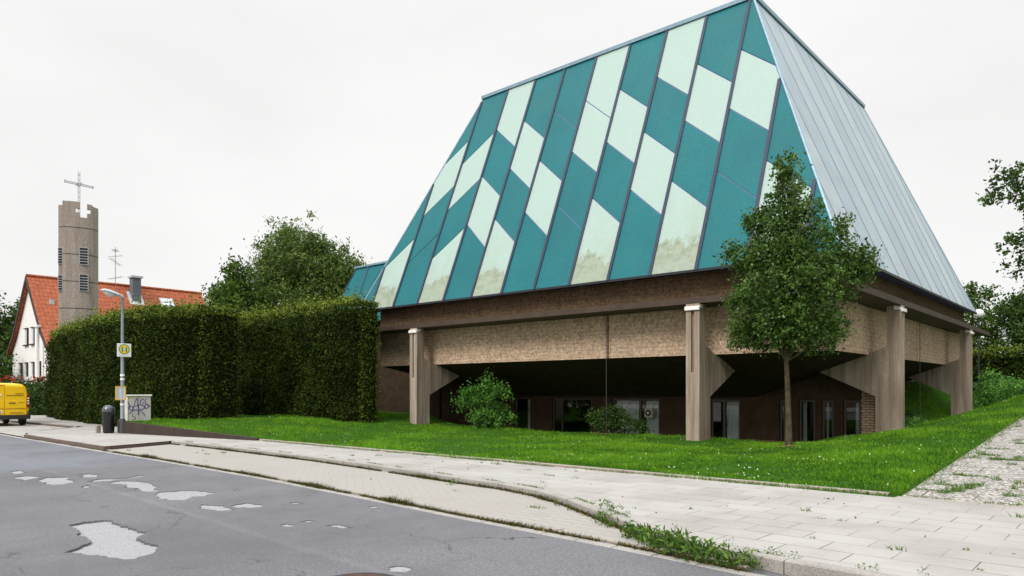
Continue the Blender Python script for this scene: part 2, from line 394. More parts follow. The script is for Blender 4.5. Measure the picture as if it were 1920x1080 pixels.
def thing(name, label, cat, loc=(0, 0, 0), rz=0, group=None):
    o = bpy.data.objects.new(name, None); COL.objects.link(o); o.empty_display_size = .3; place(o, *loc, rz=rz)
    o['label'] = label; o['category'] = cat
    if group: o['group'] = group
    return o
def tag(o, label, cat, group=None):
    o['label'] = label; o['category'] = cat
    if group: o['group'] = group
    return o
def struct(o): o['kind'] = 'structure'; return o
def quick(name, V, F, material, parent=None, tone=None, nv=4, smooth=False, loc=(0, 0, 0), mats_idx=None):
    me = bpy.data.meshes.new(name); nF = len(F)
    me.vertices.add(len(V)); me.vertices.foreach_set('co', np.asarray(V, np.float32).ravel())
    me.loops.add(nF*nv); me.loops.foreach_set('vertex_index', np.asarray(F, np.int32).ravel())
    me.polygons.add(nF); me.polygons.foreach_set('loop_start', np.arange(0, nF*nv, nv, dtype=np.int32)); me.polygons.foreach_set('loop_total', np.full(nF, nv, np.int32))
    for m in (material if isinstance(material, (list, tuple)) else [material]): me.materials.append(m)
    if mats_idx is not None: me.polygons.foreach_set('material_index', np.asarray(mats_idx, np.int32))
    if smooth: me.polygons.foreach_set('use_smooth', np.ones(nF, bool))
    me.update(calc_edges=True); me.validate()
    if tone is not None:
        a = me.attributes.new('tone', 'FLOAT', 'FACE'); a.data.foreach_set('value', np.asarray(tone, np.float32))
    o = bpy.data.objects.new(name, me); COL.objects.link(o)
    if parent: o.parent = parent
    else: place(o, *loc)
    return o
def leaf_quads(C, size, nrm=None, spread=1.0, aspect=.55, droop=0.):
    """diamond leaves round the centres C; nrm biases the way they face"""
    n = len(C); C = np.asarray(C, float); size = np.broadcast_to(np.asarray(size, float), (n,))
    d = rng.normal(size=(n, 3)); d[:, 2] -= droop; d /= np.linalg.norm(d, axis=1)[:, None]
    nn = rng.normal(size=(n, 3))*spread
    if nrm is not None: nn = nn+np.asarray(nrm)
    nn -= (nn*d).sum(1)[:, None]*d; nn /= np.linalg.norm(nn, axis=1)[:, None]+1e-9
    s = np.cross(d, nn); L = size[:, None]
    V = np.stack([C-d*L*.5, C+s*L*aspect*.5+nn*L*.08, C+d*L*.5-nn*L*.06, C-s*L*aspect*.5+nn*L*.08], 1).reshape(-1, 3)
    return V, np.arange(n*4).reshape(n, 4)
def clumped(blobs, n, clump=.32, per=38, hollow=.55):
    """leaf centres in small clumps spread through ellipsoid blobs (cx,cy,cz,rx,ry,rz)"""
    B = np.array(blobs, float); vol = (B[:, 3]*B[:, 4]*B[:, 5])**.72; pick = rng.choice(len(B), max(1, n//per), p=vol/vol.sum())
    d = rng.normal(size=(len(pick), 3)); d /= np.linalg.norm(d, axis=1)[:, None]
    r = hollow+(1.05-hollow)*rng.random(len(pick)); r = (r+(rng.random(len(pick)) < .16)*rng.random(len(pick))*.38)[:, None]
    cc = B[pick, :3]+d*r*B[pick, 3:6]
    k = np.repeat(np.arange(len(pick)), per); cs = clump*(.6+.8*rng.random(len(pick)))
    return cc[k]+rng.normal(size=(len(k), 3))*cs[k][:, None]*.55, np.repeat(rng.random(len(pick)), per), cc
def foliage(name, blobs, n, size, material, parent, clump=.32, per=38, hollow=.55, droop=.2, aspect=.55):
    C, ct, cc = clumped(blobs, n, clump, per, hollow)
    V, F = leaf_quads(C, size*(.7+.6*rng.random(len(C))), droop=droop, aspect=aspect, nrm=(0, 0, .5))
    tone = np.clip(.55*ct+.45*rng.random(len(C)), 0, 1)
    return quick(name, V, F, material, parent, tone), cc
def tree(name, label, loc, height, trunk_r, blobs, n, size, leafm, barkm, group=None, clump=.32, per=38, hollow=.55, nb=26, lean=(0, 0), cat='tree', droop=.2, aspect=.55, fork=.35, crown='crown'):
    t = thing(name, label, cat, loc, 0, group)
    o, cc = foliage(crown, blobs, n, size, leafm, t, clump, per, hollow, droop, aspect)
    mb = MB(); top = Vector((lean[0], lean[1], height*.9)); pts = []
    for i in range(9):
        f = i/8; pts.append(Vector((top.x*f+.05*math.sin(5*f+height), top.y*f+.05*math.cos(4*f), -.15+top.z*f)))
    mb.tube(pts, [trunk_r*(1.25 if i == 0 else 1)*(1-.85*(i/8)) for i in range(9)], 10)
    for c in cc[rng.choice(len(cc), min(nb, len(cc)), replace=False)]:
        c = Vector(c); f = min(.92, max(fork, (c.z/height)*.75-.05)); s = Vector((top.x*f, top.y*f, top.z*f-.15))
        mid = s.lerp(c, .5)+Vector((0, 0, .08*(c-s).length))
        mb.tube([s, mid, c], [trunk_r*.38*(1-f*.6), trunk_r*.2, .008], 6)
    mb.build('trunk', barkm, t, True)
    return t

# ================================================================== SETTING
def ss(a, b, x):
    t = np.clip((np.asarray(x, float)-a)/(b-a), 0, 1); return t*t*(3-2*t)
PX0, PX1 = 3.5, 7.1                               # path between these x
def yb(x):                                        # street-side edge of the lawn
    return np.interp(x, [-300, -60, -43, -41, -26, -24.9, -21.25, -14.15, 300], [6, 6, 1, -6.5, -8.3, -9.05, -10.36, -9.1, -9.0])
def hp(y): return .125+.057*(np.clip(y, -9, 38)+8.95)
def zlawn(x, y):
    x = np.asarray(x, float); y = np.asarray(y, float)
    wR = ss(-2.0, 3.5, x); z = .10*(1-wR)+hp(y)*wR
    z = z+.40*ss(-14.2, -21, x)*(1-wR)
    z = z+.10*ss(-6, 6, x)*0
    z = z-.42*ss(1.2, 3.4, y)*(1-ss(-3.2, -.6, x))*ss(-22.5, -20, x)*(1-ss(5, 7, y))
    z = z+2.1*ss(5.5, 21, y)*ss(.0, -2.4, x)*ss(-12, -6, x)
    z = z+.035*np.sin(x*1.1+.6*y)*np.sin(y*.9-.3*x)*ss(0, 1.5, y-yb(x))
    return z
def struct_quick(name, V, F, m, nv=4, smooth=False): return struct(quick(name, V, F, m, nv=nv, smooth=smooth))
xs = np.concatenate([np.array([-300, -150, -90, -60, -48, -43, -41, -35, -30, -27]), np.arange(-25.5, 3.3, .3), [3.44, 3.52, 5.3, 7.06, 7.14], np.arange(7.5, 12, .5), [14, 18, 24, 32, 45, 70, 120, 300]])
ts = np.concatenate([[-.03, -.02], np.arange(.15, 12, .25), np.arange(12, 42, .8), [46, 55, 80, 130, 220, 420]])
Xg, Tg = np.meshgrid(xs, ts); Yg = yb(Xg)+Tg; Zg = zlawn(Xg, Yg)
Zg[0] = -.05
Zg = np.where((Xg > 3.47) & (Xg < 7.1), Zg-.12, Zg)
nx, ny = len(xs), len(ts); idx = np.arange(nx*ny).reshape(ny, nx)
Fg = np.stack([idx[:-1, :-1], idx[:-1, 1:], idx[1:, 1:], idx[1:, :-1]], -1).reshape(-1, 4)
struct_quick('lawn', np.stack([Xg, Yg, Zg], -1).reshape(-1, 3), Fg, M['lawn'], smooth=True)

def flat(name, poly, z, m, zf=None):
    tri = tessellate_polygon([[Vector((p[0], p[1], 0)) for p in poly]])
    V = [(p[0], p[1], zf(p[0], p[1]) if zf else z) for p in poly]
    return struct_quick(name, V, [tuple(t) for t in tri], m, nv=3)
# road with real holes worn through to the lighter base
HOLES = [[(-3.63, -17.32), (-3.76, -17.14), (-3.73, -16.99), (-3.71, -16.88), (-3.36, -16.88), (-3.0, -16.9), (-2.67, -16.91), (-2.49, -16.85), (-2.25, -17.06), (-1.94, -17.13), (-1.75, -17.09), (-1.43, -17.17), (-1.31, -17.3), (-1.22, -17.46), (-1.31, -17.57), (-1.58, -17.65), (-1.78, -17.74), (-1.98, -17.85), (-2.19, -17.67), (-2.36, -17.5), (-2.65, -17.42), (-2.97, -17.41), (-3.18, -17.37)],
 [(-8.96, -16.2), (-9.29, -15.95), (-9.15, -15.7), (-8.16, -15.86), (-7.94, -16.09), (-8.17, -16.29)], [(-9.78, -16.38), (-9.95, -16.12), (-9.53, -15.99), (-9.23, -16.25), (-9.09, -16.43)], [(-10.84, -16.21), (-11.11, -15.98), (-10.63, -15.93), (-10.44, -16.16)],
 [(-8.01, -15.73), (-8.35, -15.43), (-8.15, -15.17), (-8.31, -14.63), (-8.07, -14.7), (-8.04, -15.08), (-7.9, -15.36)], [(-9.42, -15.39), (-9.45, -15.2), (-8.97, -15.21), (-8.67, -15.39), (-9.01, -15.45)],
 [(-7.59, -15.5), (-7.72, -15.2), (-7.49, -15.08), (-7.02, -15.03), (-6.53, -15.12), (-5.83, -15.38), (-6.05, -15.51), (-6.58, -15.49), (-7.21, -15.44)], [(-5.44, -15.53), (-5.66, -15.37), (-5.71, -15.03), (-5.34, -14.85), (-4.93, -14.87), (-4.78, -15.08), (-4.86, -15.29), (-4.62, -15.52), (-4.79, -15.67), (-5.05, -15.72)],
 [(-3.97, -15.57), (-3.84, -15.42), (-3.55, -15.43), (-3.17, -15.46), (-3.2, -15.6), (-3.53, -15.63), (-3.74, -15.65)], [(-3.6, -15.3), (-3.65, -15.05), (-3.38, -14.99), (-3.17, -15.03), (-3.18, -15.19), (-3.37, -15.31)],
 [(-1.75, -15.62), (-1.78, -15.51), (-1.64, -15.49), (-1.56, -15.55), (-1.66, -15.64)], [(-1.73, -15.35), (-1.77, -15.2), (-1.6, -15.18), (-1.63, -15.29)], [(-1.29, -15.29), (-1.28, -15.16), (-1.05, -15.13), (-0.89, -15.16), (-1.06, -15.26)],
 [(-3.22, -14.62), (-3.18, -14.52), (-2.97, -14.48), (-3.08, -14.64)], [(-5.08, -14.54), (-5.1, -14.43), (-4.92, -14.42), (-4.93, -14.52)], [(-7.36, -16.02), (-7.65, -15.83), (-7.31, -15.87), (-7.11, -16.02)], [(0.86, -16.04), (0.89, -15.96), (1.11, -15.94), (1.15, -16.09), (1.03, -16.15)], [(-2.07, -14.05), (-2.04, -13.91), (-1.88, -13.99), (-1.93, -14.11)]]
def ragged(poly, seed):
    r = random.Random(seed); out = []
    n = len(poly); size = max(max(p[0] for p in poly)-min(p[0] for p in poly), .3)
    for i in range(n):
        a, b = poly[i], poly[(i+1) % n]; L = math.dist(a, b); k = max(1, int(L/.055))
        for j in range(k):
            f = j/k; jit = min(.03, .06*size) if j else .008
            x_, y_ = a[0]+(b[0]-a[0])*f, a[1]+(b[1]-a[1])*f; am = min(.10, .13*size) if seed else .05
            out.append((x_+r.uniform(-jit, jit)+am*mnoise.noise((x_*3.1, y_*3.1, 2))*1.3, y_+r.uniform(-jit, jit)+am*mnoise.noise((x_*4.3, y_*4.3, 8))))
    return out
def inside(p, poly):
    c = False; n = len(poly)
    for i in range(n):
        a, b = poly[i], poly[i-1]
        if (a[1] > p[1]) != (b[1] > p[1]) and p[0] < (b[0]-a[0])*(p[1]-a[1])/(b[1]-a[1])+a[0]: c = not c
    return c
RH = [ragged(h, i) for i, h in enumerate(HOLES)]
vs = [Vector(p) for p in [(-140, -26), (45, -26), (45, -12), (-140, -12)]]; es = [(0, 1), (1, 2), (2, 3), (3, 0)]
for h in RH:
    o = len(vs); vs += [Vector(p) for p in h]; es += [(o+i, o+(i+1) % len(h)) for i in range(len(h))]
rv, re, rf, *_ = delaunay_2d_cdt(vs, es, [], 0, 1e-5)
V = [(v.x, v.y, 0.) for v in rv]; F = []
for f in rf:
    c = (sum(rv[i].x for i in f)/3, sum(rv[i].y for i in f)/3)
    if not any(inside(c, h) for h in RH): F.append(tuple(f))
for h in RH:
    o = len(V); n = len(h); V += [(p[0], p[1], 0.) for p in h]+[(p[0], p[1], -.05) for p in h]
    for i in range(n):
        j = (i+1) % n; F += [(o+i, o+j, o+n+j), (o+i, o+n+j, o+n+i)]
struct_quick('road', V, F, M['asphalt'], nv=3)
V, F = [], []
for k, h in enumerate(RH):
    cx = sum(p[0] for p in h)/len(h); cy = sum(p[1] for p in h)/len(h)
    o = len(V); big = [(cx+(p[0]-cx)*1.02, cy+(p[1]-cy)*1.02) for p in h]
    V += [(p[0], p[1], -.026 if k == 0 else -.012) for p in big]
    F += [tuple(o+i for i in t) for t in tessellate_polygon([[Vector((p[0], p[1], 0)) for p in big]])]
struct_quick('road_base', V, F, M['pothole'], nv=3)
struct_quick('ground', [(-400, -400, -1.2), (400, -400, -1.2), (400, 600, -1.2), (-400, 600, -1.2)], [(0, 1, 2, 3)], M['soil'])
flat('opposite_pavement', [(-140, -40), (45, -40), (45, -25.5), (-140, -25.5)], .1, M['slabs'])

KU = [(-15.75, -10.95), (-14, -10.88), (-11, -10.95), (-8, -11.05), (-5.7, -11.25), (-2.8, -11.6), (-1.7, -11.68), (-.9, -11.86), (-.1, -12.2), (.45, -12.53), (1, -12.85), (1.9, -13.4), (2.75, -13.75), (3.4, -13.9), (4.5, -13.97), (8, -14.1), (20, -14.4), (45, -15)]
EDGE = [(-14.9, -13.05), (-11.3, -13.08), (-6.25, -13.25), (-2.8, -13.5), (-.5, -13.7), (.68, -13.77), (2.06, -13.86), (2.85, -13.94), (3.4, -14.02)]
def offs(poly, d):
    P = [Vector(p) for p in poly]; out = []
    for i in range(len(P)):
        t = (P[min(i+1, len(P)-1)]-P[max(i-1, 0)]).normalized(); out.append((P[i].x-t.y*d, P[i].y+t.x*d))
    return out
def resample(poly, step):
    P = [Vector(p) for p in poly]; out = [tuple(P[0])]; rest = step
    for a, b in zip(P, P[1:]):
        L = (b-a).length; pos = rest
        while pos < L: out.append(tuple(a.lerp(b, pos/L))); pos += step
        rest = pos-L
    out.append(tuple(P[-1])); return out
def stones(name, poly, w, z0, z1, m, step=1.0, gap=.006, rot=.0):
    mb = MB(); P = resample(poly, step); r = random.Random(len(P))
    for i in range(len(P)-1):
        a, b = Vector(P[i]), Vector(P[i+1]); L = (b-a).length
        if L < .05: continue
        t = (b-a)/L; n = Vector((-t.y, t.x)); a2 = a+t*gap; b2 = b-t*gap; d = r.uniform(-.004, .004)
        zz = z1+r.uniform(-.003, .003)
        pts = [a2+n*d, b2+n*d, b2+n*w, a2+n*w]; vs = []
        for z in (z0, zz-.012): vs += [(p.x, p.y, z) for p in pts]
        q = [a2+n*(d+.012), b2+n*(d+.012), b2+n*w, a2+n*w]; vs += [(p.x, p.y, zz) for p in q]
        fs = [(i0+4*l, (i0+1) % 4+4*l, (i0+1) % 4+4*(l+1), i0+4*(l+1)) for l in (0, 1) for i0 in range(4)]
        o8 = len(mb.v); mb.add(vs, fs); mb.f.append(tuple(o8+i for i in (8, 9, 10, 11))); mb.m.append(1)
    return struct(mb.build(name, [m, M['kerbtop']]))
stones('kerb', KU, .15, -.1, .125, M['kerb'])
stones('kerb', [(-14.95, -13.02), (-15.75, -10.95)], .15, -.1, .125, M['kerb']) if False else stones('kerb', [(-15.0, -13.0), (-15.78, -10.98)][::-1], -.15, -.1, .125, M['brownkerb'])
stones('kerb', [(-23.0, -12.86), (-15.0, -13.04)], .15, -.1, .122, M['brownkerb'])
stones('bay_edging', EDGE, .13, -.1, .034, M['edging'])
stones('gutter', offs([(-60, -12.55), (-26.5, -12.72), (-23, -12.86), (-15.0, -13.04)]+EDGE[1:]+[(4.5, -14.0), (8, -14.13), (20, -14.43)], -.185), .13, -.05, .006, M['gutter'], .5)
flat('parking_bay', [(p[0], p[1]) for p in offs(EDGE, .12)]+[(p[0], p[1]) for p in offs(KU[:14], .02)][::-1], .026, M['bay'])
flat('parking_bay', [(-60, -12.55), (-26.5, -12.72), (-23.0, -12.86), (-24.0, -12.6), (-27.4, -9.7), (-60, -10.1)], .03, M['slabs'])
stones('kerb', [(-60, -10.2), (-27.6, -9.76), (-24.05, -12.55)], .12, -.1, .118, M['brownkerb'])
side = [(-60, -10.0), (-27.4, -9.6), (-23.9, -12.55), (-23, -12.72)]+[(-15.1, -12.9), (-15.9, -10.84)]+offs(KU[1:], .14)+[(45, -8.9), (3.5, -8.92), (3.4, -9.0), (-14.15, -9.02), (-21.25, -10.28), (-24.9, -9.0), (-26, -8), (-41, -6), (-43, 2), (-60, 8)]
flat('pavement', side, .12, M['slabs'])
stones('lawn_edging', [(-14.1, -9.08), (-6, -9.03), (3.35, -9.02)], .07, .0, .165, M['edging'])
stones('path_edging', [(3.5, -8.98), (7.1, -9.03)], .06, .0, .128, M['edging'])
yp = [-8.95]+list(np.arange(-8, 39, 2))+[60, 100]
V = [(x, y, hp(y)+.004) for y in yp for x in (PX0, PX1)]
struct_quick('path', V, [(2*i, 2*i+1, 2*i+3, 2*i+2) for i in range(len(yp)-1)], M['path'])
mbp = MB(); mbp.box(4.32, 5.05, -4.05, -3.62, hp(-3.83)-.08, hp(-3.83)+.013); struct(mbp.build('path_slab', M['gutter']))
# worn bare patches in the lawn by the young tree
V, F = [], []
for (cx, cy, rx, ry) in ((-2.6, 1.4, .8, .25), (-1.3, .2, .55, .16), (-.75, -1.9, .32, .3), (-8.2, .7, .8, .12)):
    o = len(V); n = 26; V.append((cx, cy, float(zlawn(cx, cy))+.035))
    for i in range(n):
        a = 2*math.pi*i/n; k = .75+.4*mnoise.noise((cx+math.cos(a)*2, cy+math.sin(a)*2, 0)); x, y = cx+rx*k*math.cos(a), cy+ry*k*math.sin(a)
        V.append((x, y, float(zlawn(x, y))+.03))
    F += [(o, o+1+i, o+1+(i+1) % n) for i in range(n)]
struct_quick('bare_earth', V, F, simple('dry_earth', (.22, .13, .06), 1, 0, .35, 6, .05), nv=3)

# ================================================================== CHURCH HALL
hall = thing('church_hall', 'concrete church hall under a tall teal and pale green panelled truncated pyramid roof', 'church hall', (0, 0, 0))
SD = (ZT-ZE)/DA
def S(s, q, out=0.):        # point on the front slope, pushed out along its normal
    nl = math.hypot(SD, 1); return (-s*SWM, q*DA-out*SD/nl, ZE+q*(ZT-ZE)+out/nl)
def clip(poly, a, b, c):    # keep a*s + b*q <= c
    out = []
    for i in range(len(poly)):
        p, q = poly[i], poly[(i+1) % len(poly)]; fp = a*p[0]+b*p[1]-c; fq = a*q[0]+b*q[1]-c
        if fp <= 0: out.append(p)
        if (fp < 0) != (fq < 0) and fp != fq:
            t = fp/(fp-fq); out.append((p[0]+(q[0]-p[0])*t, p[1]+(q[1]-p[1])*t))
    return out
# body of the roof (joint-coloured deck under the cladding)
C0 = [(-LX, 0, ZE), (0, 0, ZE), (0, LV, ZE), (-LX, LV, ZE)]
C1 = [(-LX+RU*SWM, DA, ZT), (-RU*SWM, DA, ZT), (-RU*SWM, LV-DB, ZT), (-LX+RU*SWM, LV-DB, ZT)]
mb = MB(); mb.add(C0+C1, [(3, 2, 1, 0), (4, 5, 6, 7), (0, 1, 5, 4), (1, 2, 6, 5), (2, 3, 7, 6), (3, 0, 4, 7)])
roof = mb.build('roof', M['joint'], hall)
pat = {0: 'T', 1: 'PT', 2: 'TTPT', 3: 'PTPT', 4: 'TPTP', 5: 'PTPT', 6: 'TPTT', 7: 'TTPP', 8: 'PTPT', 9: 'TPTP', 10: 'PTPT', 11: 'TTPT', 12: 'PT', 13: 'T'}
seams = [12.63-i for i in range(13)]
mb = MB(); cut = []
edges_s = [NS]+seams+[0]
def panel(poly, mi, th=.018):
    poly = clip(poly, 1, RU, NS-.03); poly = clip(poly, -1, RU, -.03)
    if len(poly) < 3: return
    n = len(poly); a = [S(p[0], p[1], .004) for p in poly]; b = [S(p[0], p[1], .004+th) for p in poly]
    mb.add(a+b, [tuple(range(n, 2*n))]+[(i, (i+1) % n, (i+1) % n+n, i+n) for i in range(n)], mi)
g = .013
for i in range(14):
    sl_, sr_ = edges_s[i], edges_s[i+1]; rows = pat[i]
    jl, jr = (.199, .326) if i <= 3 else (.333, .204)
    if i in (0, 13): qs = []
    else: qs = [(jl+.2292*k, jr+.2292*k) for k in range(3)]
    cuts = [(-.002, -.002)]+qs[:len(rows)-1]+[(1.0, 1.0)]
    for k, ch in enumerate(rows):
        (l0, r0), (l1, r1) = cuts[k], cuts[k+1]; gq = .0022
        panel([(sl_-g, l0+(gq if k else 0)), (sr_+g, r0+(gq if k else 0)), (sr_+g, r1-gq), (sl_-g, l1-gq)], 1 if ch == 'P' else 0)
mb.build('front_cladding', [M['teal'], M['pale']], roof)
mb = MB()
def rib(s, q0, q1, w=.034, h=.06):
    a = [S(s+w, q0, .0), S(s-w, q0, .0), S(s-w, q0, h), S(s+w, q0, h)]; b = [S(s+w, q1, .0), S(s-w, q1, .0), S(s-w, q1, h), S(s+w, q1, h)]
    mb.add(a+b, [(0, 1, 2, 3), (7, 6, 5, 4)]+[(i, (i+1) % 4, (i+1) % 4+4, i+4) for i in range(4)])
for s in seams: rib(s, -.006, min(1, (NS-s)/RU-.014, s/RU-.014))
mb.build('front_ribs', M['seam'], roof)
# zinc sheets on the right slope
mb = MB(); nr = math.hypot(ZT-ZE, RU*SWM)
def SR(y, q, out=0.): return (-q*RU*SWM+out*(ZT-ZE)/nr, y, ZE+q*(ZT-ZE)+out*RU*SWM/nr)
ys = [0]+[.63*SWM+i*SWM for i in range(12)]+[LV]
def qmax(y): return min(1, y/DA, (LV-y)/DB)
for i in range(len(ys)-1):
    p = [(ys[i]+.01, 0), (ys[i+1]-.01, 0), (ys[i+1]-.01, 1), (ys[i]+.01, 1)]
    p = clip(p, -1, DA, -.02); p = clip(p, 1, DB, LV-.02)
    n = len(p); a = [SR(y, q, .004) for y, q in p]; b = [SR(y, q, .016) for y, q in p]
    mb.add(a+b, [tuple(range(n, 2*n))]+[(k, (k+1) % n, (k+1) % n+n, k+n) for k in range(n)], i*7 % 3)
mb.build('side_cladding', M['zinc'], roof)
mb = MB()
for y in ys[1:-1]:
    q1 = qmax(y); w, h = .014, .03
    a = [SR(y-w, -.004), SR(y+w, -.004), SR(y+w, -.004, h), SR(y-w, -.004, h)]; b = [SR(y-w, q1), SR(y+w, q1), SR(y+w, q1, h), SR(y-w, q1, h)]
    mb.add(a+b, [(0, 1, 2, 3), (7, 6, 5, 4)]+[(i, (i+1) % 4, (i+1) % 4+4, i+4) for i in range(4)])
mb.build('side_ribs', simple('rib_metal', (.17, .21, .25), .45, .3), roof)
for a, b in ((C0[1], C1[1]), (C0[0], C1[0]), (C0[2], C1[2])):
    mb = MB(); mb.tube([a, b], .05, 6); mb.build('hip_flashing', M['capmetal'], roof)
mb = MB(); t0 = RU*SWM
mb.box(-LX+t0-.06, -t0+.06, DA-.1, DA+.12, ZT-.02, ZT+.12); mb.box(-t0-.12, -t0+.1, DA+.12, LV-DB+.08, ZT-.02, ZT+.12)
mb.box(-LX+t0-.06, -t0-.12, LV-DB-.12, LV-DB+.08, ZT-.02, ZT+.12); mb.box(-LX+t0-.06, -LX+t0+.14, DA+.12, LV-DB-.12, ZT-.02, ZT+.12)
mb.build('ridge_cap', M['capmetal'], roof)
mb = MB(); e = .05
mb.box(-LX-e, e, -e, .03, ZE-.09, ZE-.012); mb.box(-.03, e, .03, LV+e, ZE-.09, ZE-.012)
mb.build('eaves_trim', M['darkmetal'], roof)
# lower wing behind the left hip
mb = MB(); wz = 8.75
wb = [(-29.4, 3.62, ZE), (-19, 3.62, ZE), (-19, 18, ZE), (-29.4, 18, ZE)]; wt = [(-28.35, 5.0, wz), (-19, 5.0, wz), (-19, 17, wz), (-28.35, 17, wz)]
mb.add(wb+wt, [(3, 2, 1, 0), (4, 5, 6, 7), (0, 1, 5, 4), (1, 2, 6, 5), (2, 3, 7, 6), (3, 0, 4, 7)])
wing = mb.build('wing_roof', M['teal'], hall)
mb = MB()
for xt in (-28.3, -27.14, -25.5): 
    k = -1.05 if xt == -28.3 else -.28*0
    mb.tube([(xt+k, 3.6, ZE), (xt, 4.98, wz)], .035, 6)
mb.build('wing_ribs', M['seam'], wing)
mb = MB(); mb.box(-28.42, -20.5, 4.9, 5.12, wz-.02, wz+.09); mb.build('wing_cap', M['capmetal'], wing)
mb = MB(); mb.tube([(-28.5, 4.4, 7.27), (-27.2, 4.95, 8.62)], .012, 5); mb.tube([(-27.25, 4.1, 6.5), (-25.6, 4.9, 8.55)], .012, 5); mb.build('wing_joints', M['joint'], wing)
mb = MB(); mb.box(-28.6, -20.8, 4.6, 17, -.5, ZE); mb.build('wing_wall', M['underside'], hall)  # near-black colour paints in the shade of hedge and trees
# walls under the roof
mb = MB(); mb.box(-20.5, -.4, .6, .8, 4.44, ZE-.02); mb.box(-.6, -.4, .8, 19.6, 4.44, ZE-.02); mb.box(-20.5, -20.3, .8, 19.6, 4.44, ZE-.02); mb.box(-20.3, -.6, 19.4, 19.6, 4.44, ZE-.02)
mb.build('fascia', M['fascia'], hall)
mb = MB(); mb.box(-20.9-.9, .5, -.5, .58, 4.25, 4.43); mb.box(-.38, .5, .58, 20.5, 4.25, 4.43); mb.box(-21.8, -20.52, .58, 20.5, 4.25, 4.43)
mb.build('gutter_beam', M['beam'], hall)
PB = 2.75
for x0, x1 in ((-20.5, -7.93), (-7.87, -.4)):
    mb = MB(); mb.box(x0, x1, .6, .8, PB, 4.248); mb.build('parapet_panel', M['aggregate'], hall, bevel=.01)
for y0, y1 in ((.8, 10.2), (10.26, 19.6)):
    mb = MB(); mb.box(-.6, -.4, y0, y1, PB, 4.248); mb.build('parapet_panel', M['aggregate'], hall, bevel=.01)
mb = MB(); mb.box(-20.5, -20.3, .8, 19.6, PB, 4.248); mb.box(-20.3, -.6, 19.4, 19.6, PB, 4.248); mb.build('parapet_panel', M['aggregate'], hall)
# sloping hopper under the parapet
o_ = [(-20.48, .62), (-.42, .62), (-.42, 19.58), (-20.48, 19.58)]; i_ = [(-16.6, 4.45), (-4.25, 4.45), (-4.25, 15.7), (-16.6, 15.7)]
o_[0] = (-20.48, .62); 
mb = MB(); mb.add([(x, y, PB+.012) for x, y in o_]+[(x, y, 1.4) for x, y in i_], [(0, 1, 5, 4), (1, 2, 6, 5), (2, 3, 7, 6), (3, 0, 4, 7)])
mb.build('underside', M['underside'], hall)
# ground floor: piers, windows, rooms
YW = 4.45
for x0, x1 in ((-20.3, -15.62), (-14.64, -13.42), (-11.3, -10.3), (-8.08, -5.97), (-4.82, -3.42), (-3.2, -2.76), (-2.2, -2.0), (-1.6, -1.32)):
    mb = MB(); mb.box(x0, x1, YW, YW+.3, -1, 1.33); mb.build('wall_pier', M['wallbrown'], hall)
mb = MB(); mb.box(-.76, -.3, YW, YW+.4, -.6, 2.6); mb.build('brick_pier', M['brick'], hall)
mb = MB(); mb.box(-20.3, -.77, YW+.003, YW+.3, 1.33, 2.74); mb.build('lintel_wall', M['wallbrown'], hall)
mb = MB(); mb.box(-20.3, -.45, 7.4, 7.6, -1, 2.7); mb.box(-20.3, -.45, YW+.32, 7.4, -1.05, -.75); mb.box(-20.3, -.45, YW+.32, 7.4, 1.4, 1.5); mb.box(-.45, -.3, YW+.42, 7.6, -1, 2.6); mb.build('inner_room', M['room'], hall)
mb = MB(); mb.box(-4.25, -4.05, 7.6, 19, -.5, 2.6); mb.box(-20.2, -4.25, 18.8, 19, -.5, 2.6); mb.box(-20.5, -20.32, YW, 19, -.5, 2.6); mb.build('side_wall', M['wallbrown'], hall)
def curtain(par, x0, x1, z0, z1, y):
    n = max(8, int((x1-x0)/.035)); V = []
    for i in range(n+1):
        x = x0+(x1-x0)*i/n; yy = y+.035*math.sin(x*48)+.02*math.sin(x*17+1)
        V += [(x, yy, z0), (x+.008*math.sin(x*20), yy, z1)]
    F = [(2*i, 2*i+2, 2*i+3, 2*i+1) for i in range(n)]
    return quick('curtain', V, F, M['curtain'], par, smooth=True)
def window(x0, x1, curt=(), mull=(), z0=-.7, z1=1.31):
    mb = MB(); y0, y1 = YW+.06, YW+.14
    mb.box(x0, x0+.06, y0, y1, z0, z1); mb.box(x1-.06, x1, y0, y1, z0, z1); mb.box(x0+.06, x1-.06, y0, y1, z1-.06, z1); mb.box(x0+.06, x1-.06, y0, y1, z0, z0+.08)
    for m_ in mull: mb.box(m_-.04, m_+.04, y0, y1, z0+.08, z1-.06)
    w = mb.build('window', M['frame'], hall)
    mb = MB(); mb.box(x0+.06, x1-.06, y0+.035, y0+.043, z0+.08, z1-.06); mb.build('pane', M['glass'], w)
    for a, b in curt: curtain(w, a, b, z0+.05, z1-.08, YW+.24)
    return w
window(-15.6, -14.66, [(-14.98, -14.72)])
window(-13.4, -11.32, (), (-12.9,))
w3 = window(-10.28, -8.1, [(-10.2, -9.16), (-8.8, -8.14)], (-8.98,))
w4 = window(-5.95, -4.84, [(-5.42, -4.9)], (-5.46,))
for a, b, c_ in ((-3.4, -3.22, ()), (-2.74, -2.22, [(-2.68, -2.56)]), (-1.98, -1.62, [(-1.92, -1.84)]), (-1.3, -.78, [(-1.0, -.86)])): window(a, b, c_)
mb = MB(); mb.box(-5.86, -5.56, YW+.02, YW+.03, .5, 1.2); mb.build('notice', simple('notice_grey', (.18, .17, .17), .6), w4)
mb = MB(); mb.box(-8.70, -8.36, YW-.1, YW+.09, .58, .94); fan = mb.build('vent_fan', simple('vent_beige', (.5, .42, .31), .6), w3, bevel=.02)
mb = MB(); T_ = Matrix.Translation((-8.53, YW-.105, .76)) @ Matrix.Rotation(R(90), 4, 'X')
